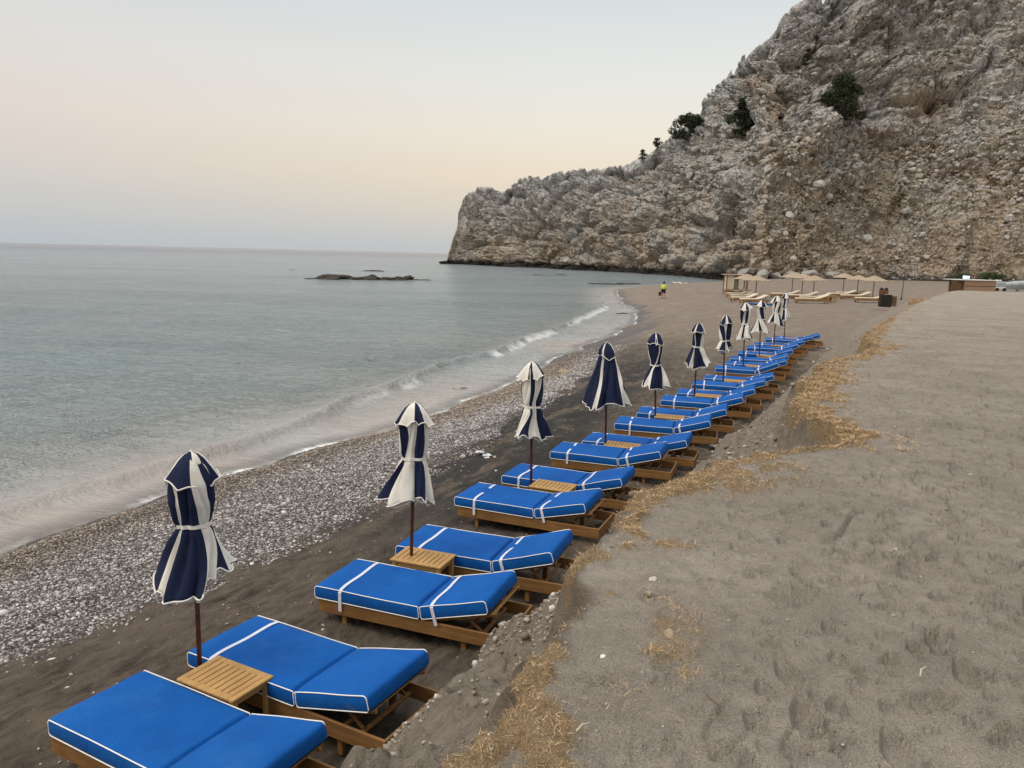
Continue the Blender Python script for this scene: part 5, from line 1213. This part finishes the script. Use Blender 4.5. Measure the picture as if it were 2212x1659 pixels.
def shell(rings, mat, name, parent, n=20):
    V_ = []; 
    for (cx_, cy_, z_, a, b) in rings:
        for j in range(n): th = j * 2 * math.pi / n; V_.append((cx_ + a * math.cos(th), cy_ + b * math.sin(th), z_))
    Fq = [(i * n + j, i * n + (j + 1) % n, (i + 1) * n + (j + 1) % n, (i + 1) * n + j) for i in range(len(rings) - 1) for j in range(n)]
    o = mesh_np(name, V_, Fq, [mat], parent, True); md = o.modifiers.new('th', 'SOLIDIFY'); md.thickness = .01; return o
shell([(0, 0, .92, .175, .135), (0, 0, 1.08, .155, .125), (0, 0, 1.25, .19, .13), (0, .01, 1.38, .205, .12), (0, .01, 1.44, .13, .09), (0, .01, 1.48, .07, .065)], YEL, 'top', per)
shell([(0, 0, 1.0, .168, .14), (0, 0, .88, .20, .165), (0, .0, .72, .225, .19), (.01, -.01, .62, .24, .20)], BLK2, 'skirt', per)
for sg, i0 in ((-1, 15), (1, 18)):
    a, b, c = (Vector(J[i0]), Vector(J[i0 + 1]), Vector(J[i0 + 2])); t = MB(); t.tube([a + Vector((-.03 * sg, 0, .01)), b, b.lerp(c, .55)], [.07, .056, .05], 12); t.build('sleeve', YEL, per, True)
V0, f0 = ico(2); hv = V0 * np.array([.105, .12, .135]) + np.array([0, .0, 1.63]); hv[:, 1] -= .02 * (V0[:, 2] < 0); mesh_np('hair', hv, f0, [HAIR], per, True)
t = MB(); t.tube([(0, .13, 1.61), (0, .155, 1.59)], [.018, .012], 8); t.build('nose', SKIN, per, True)
for i0 in (10, 14): t = MB(); c = Vector(J[i0]); t.box((c.x, c.y - .06, .035), (.09, .26, .07), bev=.03); t.build('shoe', BLK2, per, True)
bag = empty('handbag', (p[0] - .36, p[1] + .03, gz(p[0], p[1]) + .28), 0, 'dark red bag carried in the left hand of the walking person', 'bag')
shell([(0, 0, 0, .10, .05), (0, 0, .04, .14, .08), (0, 0, .25, .15, .08), (0, 0, .40, .11, .05), (0, 0, .42, .02, .02)], RED, 'body', bag)
t = MB(); t.tube([(-.08, 0, .38), (-.02, 0, .52), (.05, 0, .54), (.10, 0, .38)], .012, 6); t.build('handle', RED, bag, True)

# ------------------------------------------------------------------ litter
PAP = m_plain('paper', (.62, .64, .68), .8, .05, 9, .1)
def litter(a, b, s_, label, seed, zg=0.0, cat='litter'):
    p = unw(a, b, zg); z_ = gz(p[0], p[1]); p = unw(a, b, z_); rg_ = np.random.default_rng(seed); n = 9; V_ = []
    for i in range(n):
        for j in range(n): V_.append(((i / (n - 1) - .5) * s_ * 1.4 + rg_.normal() * s_ * .03, (j / (n - 1) - .5) * s_ + rg_.normal() * s_ * .03, .02 + abs(rg_.normal()) * s_ * .13))
    o = mesh_np('paper_scrap', V_, grid_faces(n, n), [PAP], None, False); o.location = (p[0], p[1], z_ + .012); o.rotation_euler = (0, 0, seed); md = o.modifiers.new('th', 'SOLIDIFY'); md.thickness = .003; tag(o, label, cat)
litter(1475, 1052, .16, 'crumpled white paper at the foot of the bank, nearer scrap', 1); litter(1548, 968, .17, 'crumpled white scrap at the foot of the bank, farther scrap', 2)
litter(1036, 980, .13, 'striped white scrap on the black sand, left of two', 3, -.1); litter(1052, 988, .13, 'striped white scrap on the black sand, right of two', 4, -.1)
tw = m_plain('twig', (.16, .12, .085), .9, .2, 20, .3)
for i, (a, b, l_, lb) in enumerate([(1325, 1418, .0, ''), (1258, 1600, .07, 'pale stalk lying across the foreground dry grass'), (1535, 1540, .10, 'thin twig on sand near the centre foreground'), (1990, 1475, .09, 'pale short stick lying in the footprints at right')]):
    if not l_: continue
    p = unw(a, b, 2.36); z_ = gz(p[0], p[1]) + .035; t = MB(); t.tube([(-l_ / 2, 0, 0), (0, .006, .006), (l_ / 2, -.004, .002)], [.003, .0035, .002], 6); o = t.build('twig', tw if i == 2 else pale, None, True); o.location = (p[0], p[1], z_); o.rotation_euler = (0, 0, [0, .8, 2.0, .9][i]); tag(o, lb, 'twig')
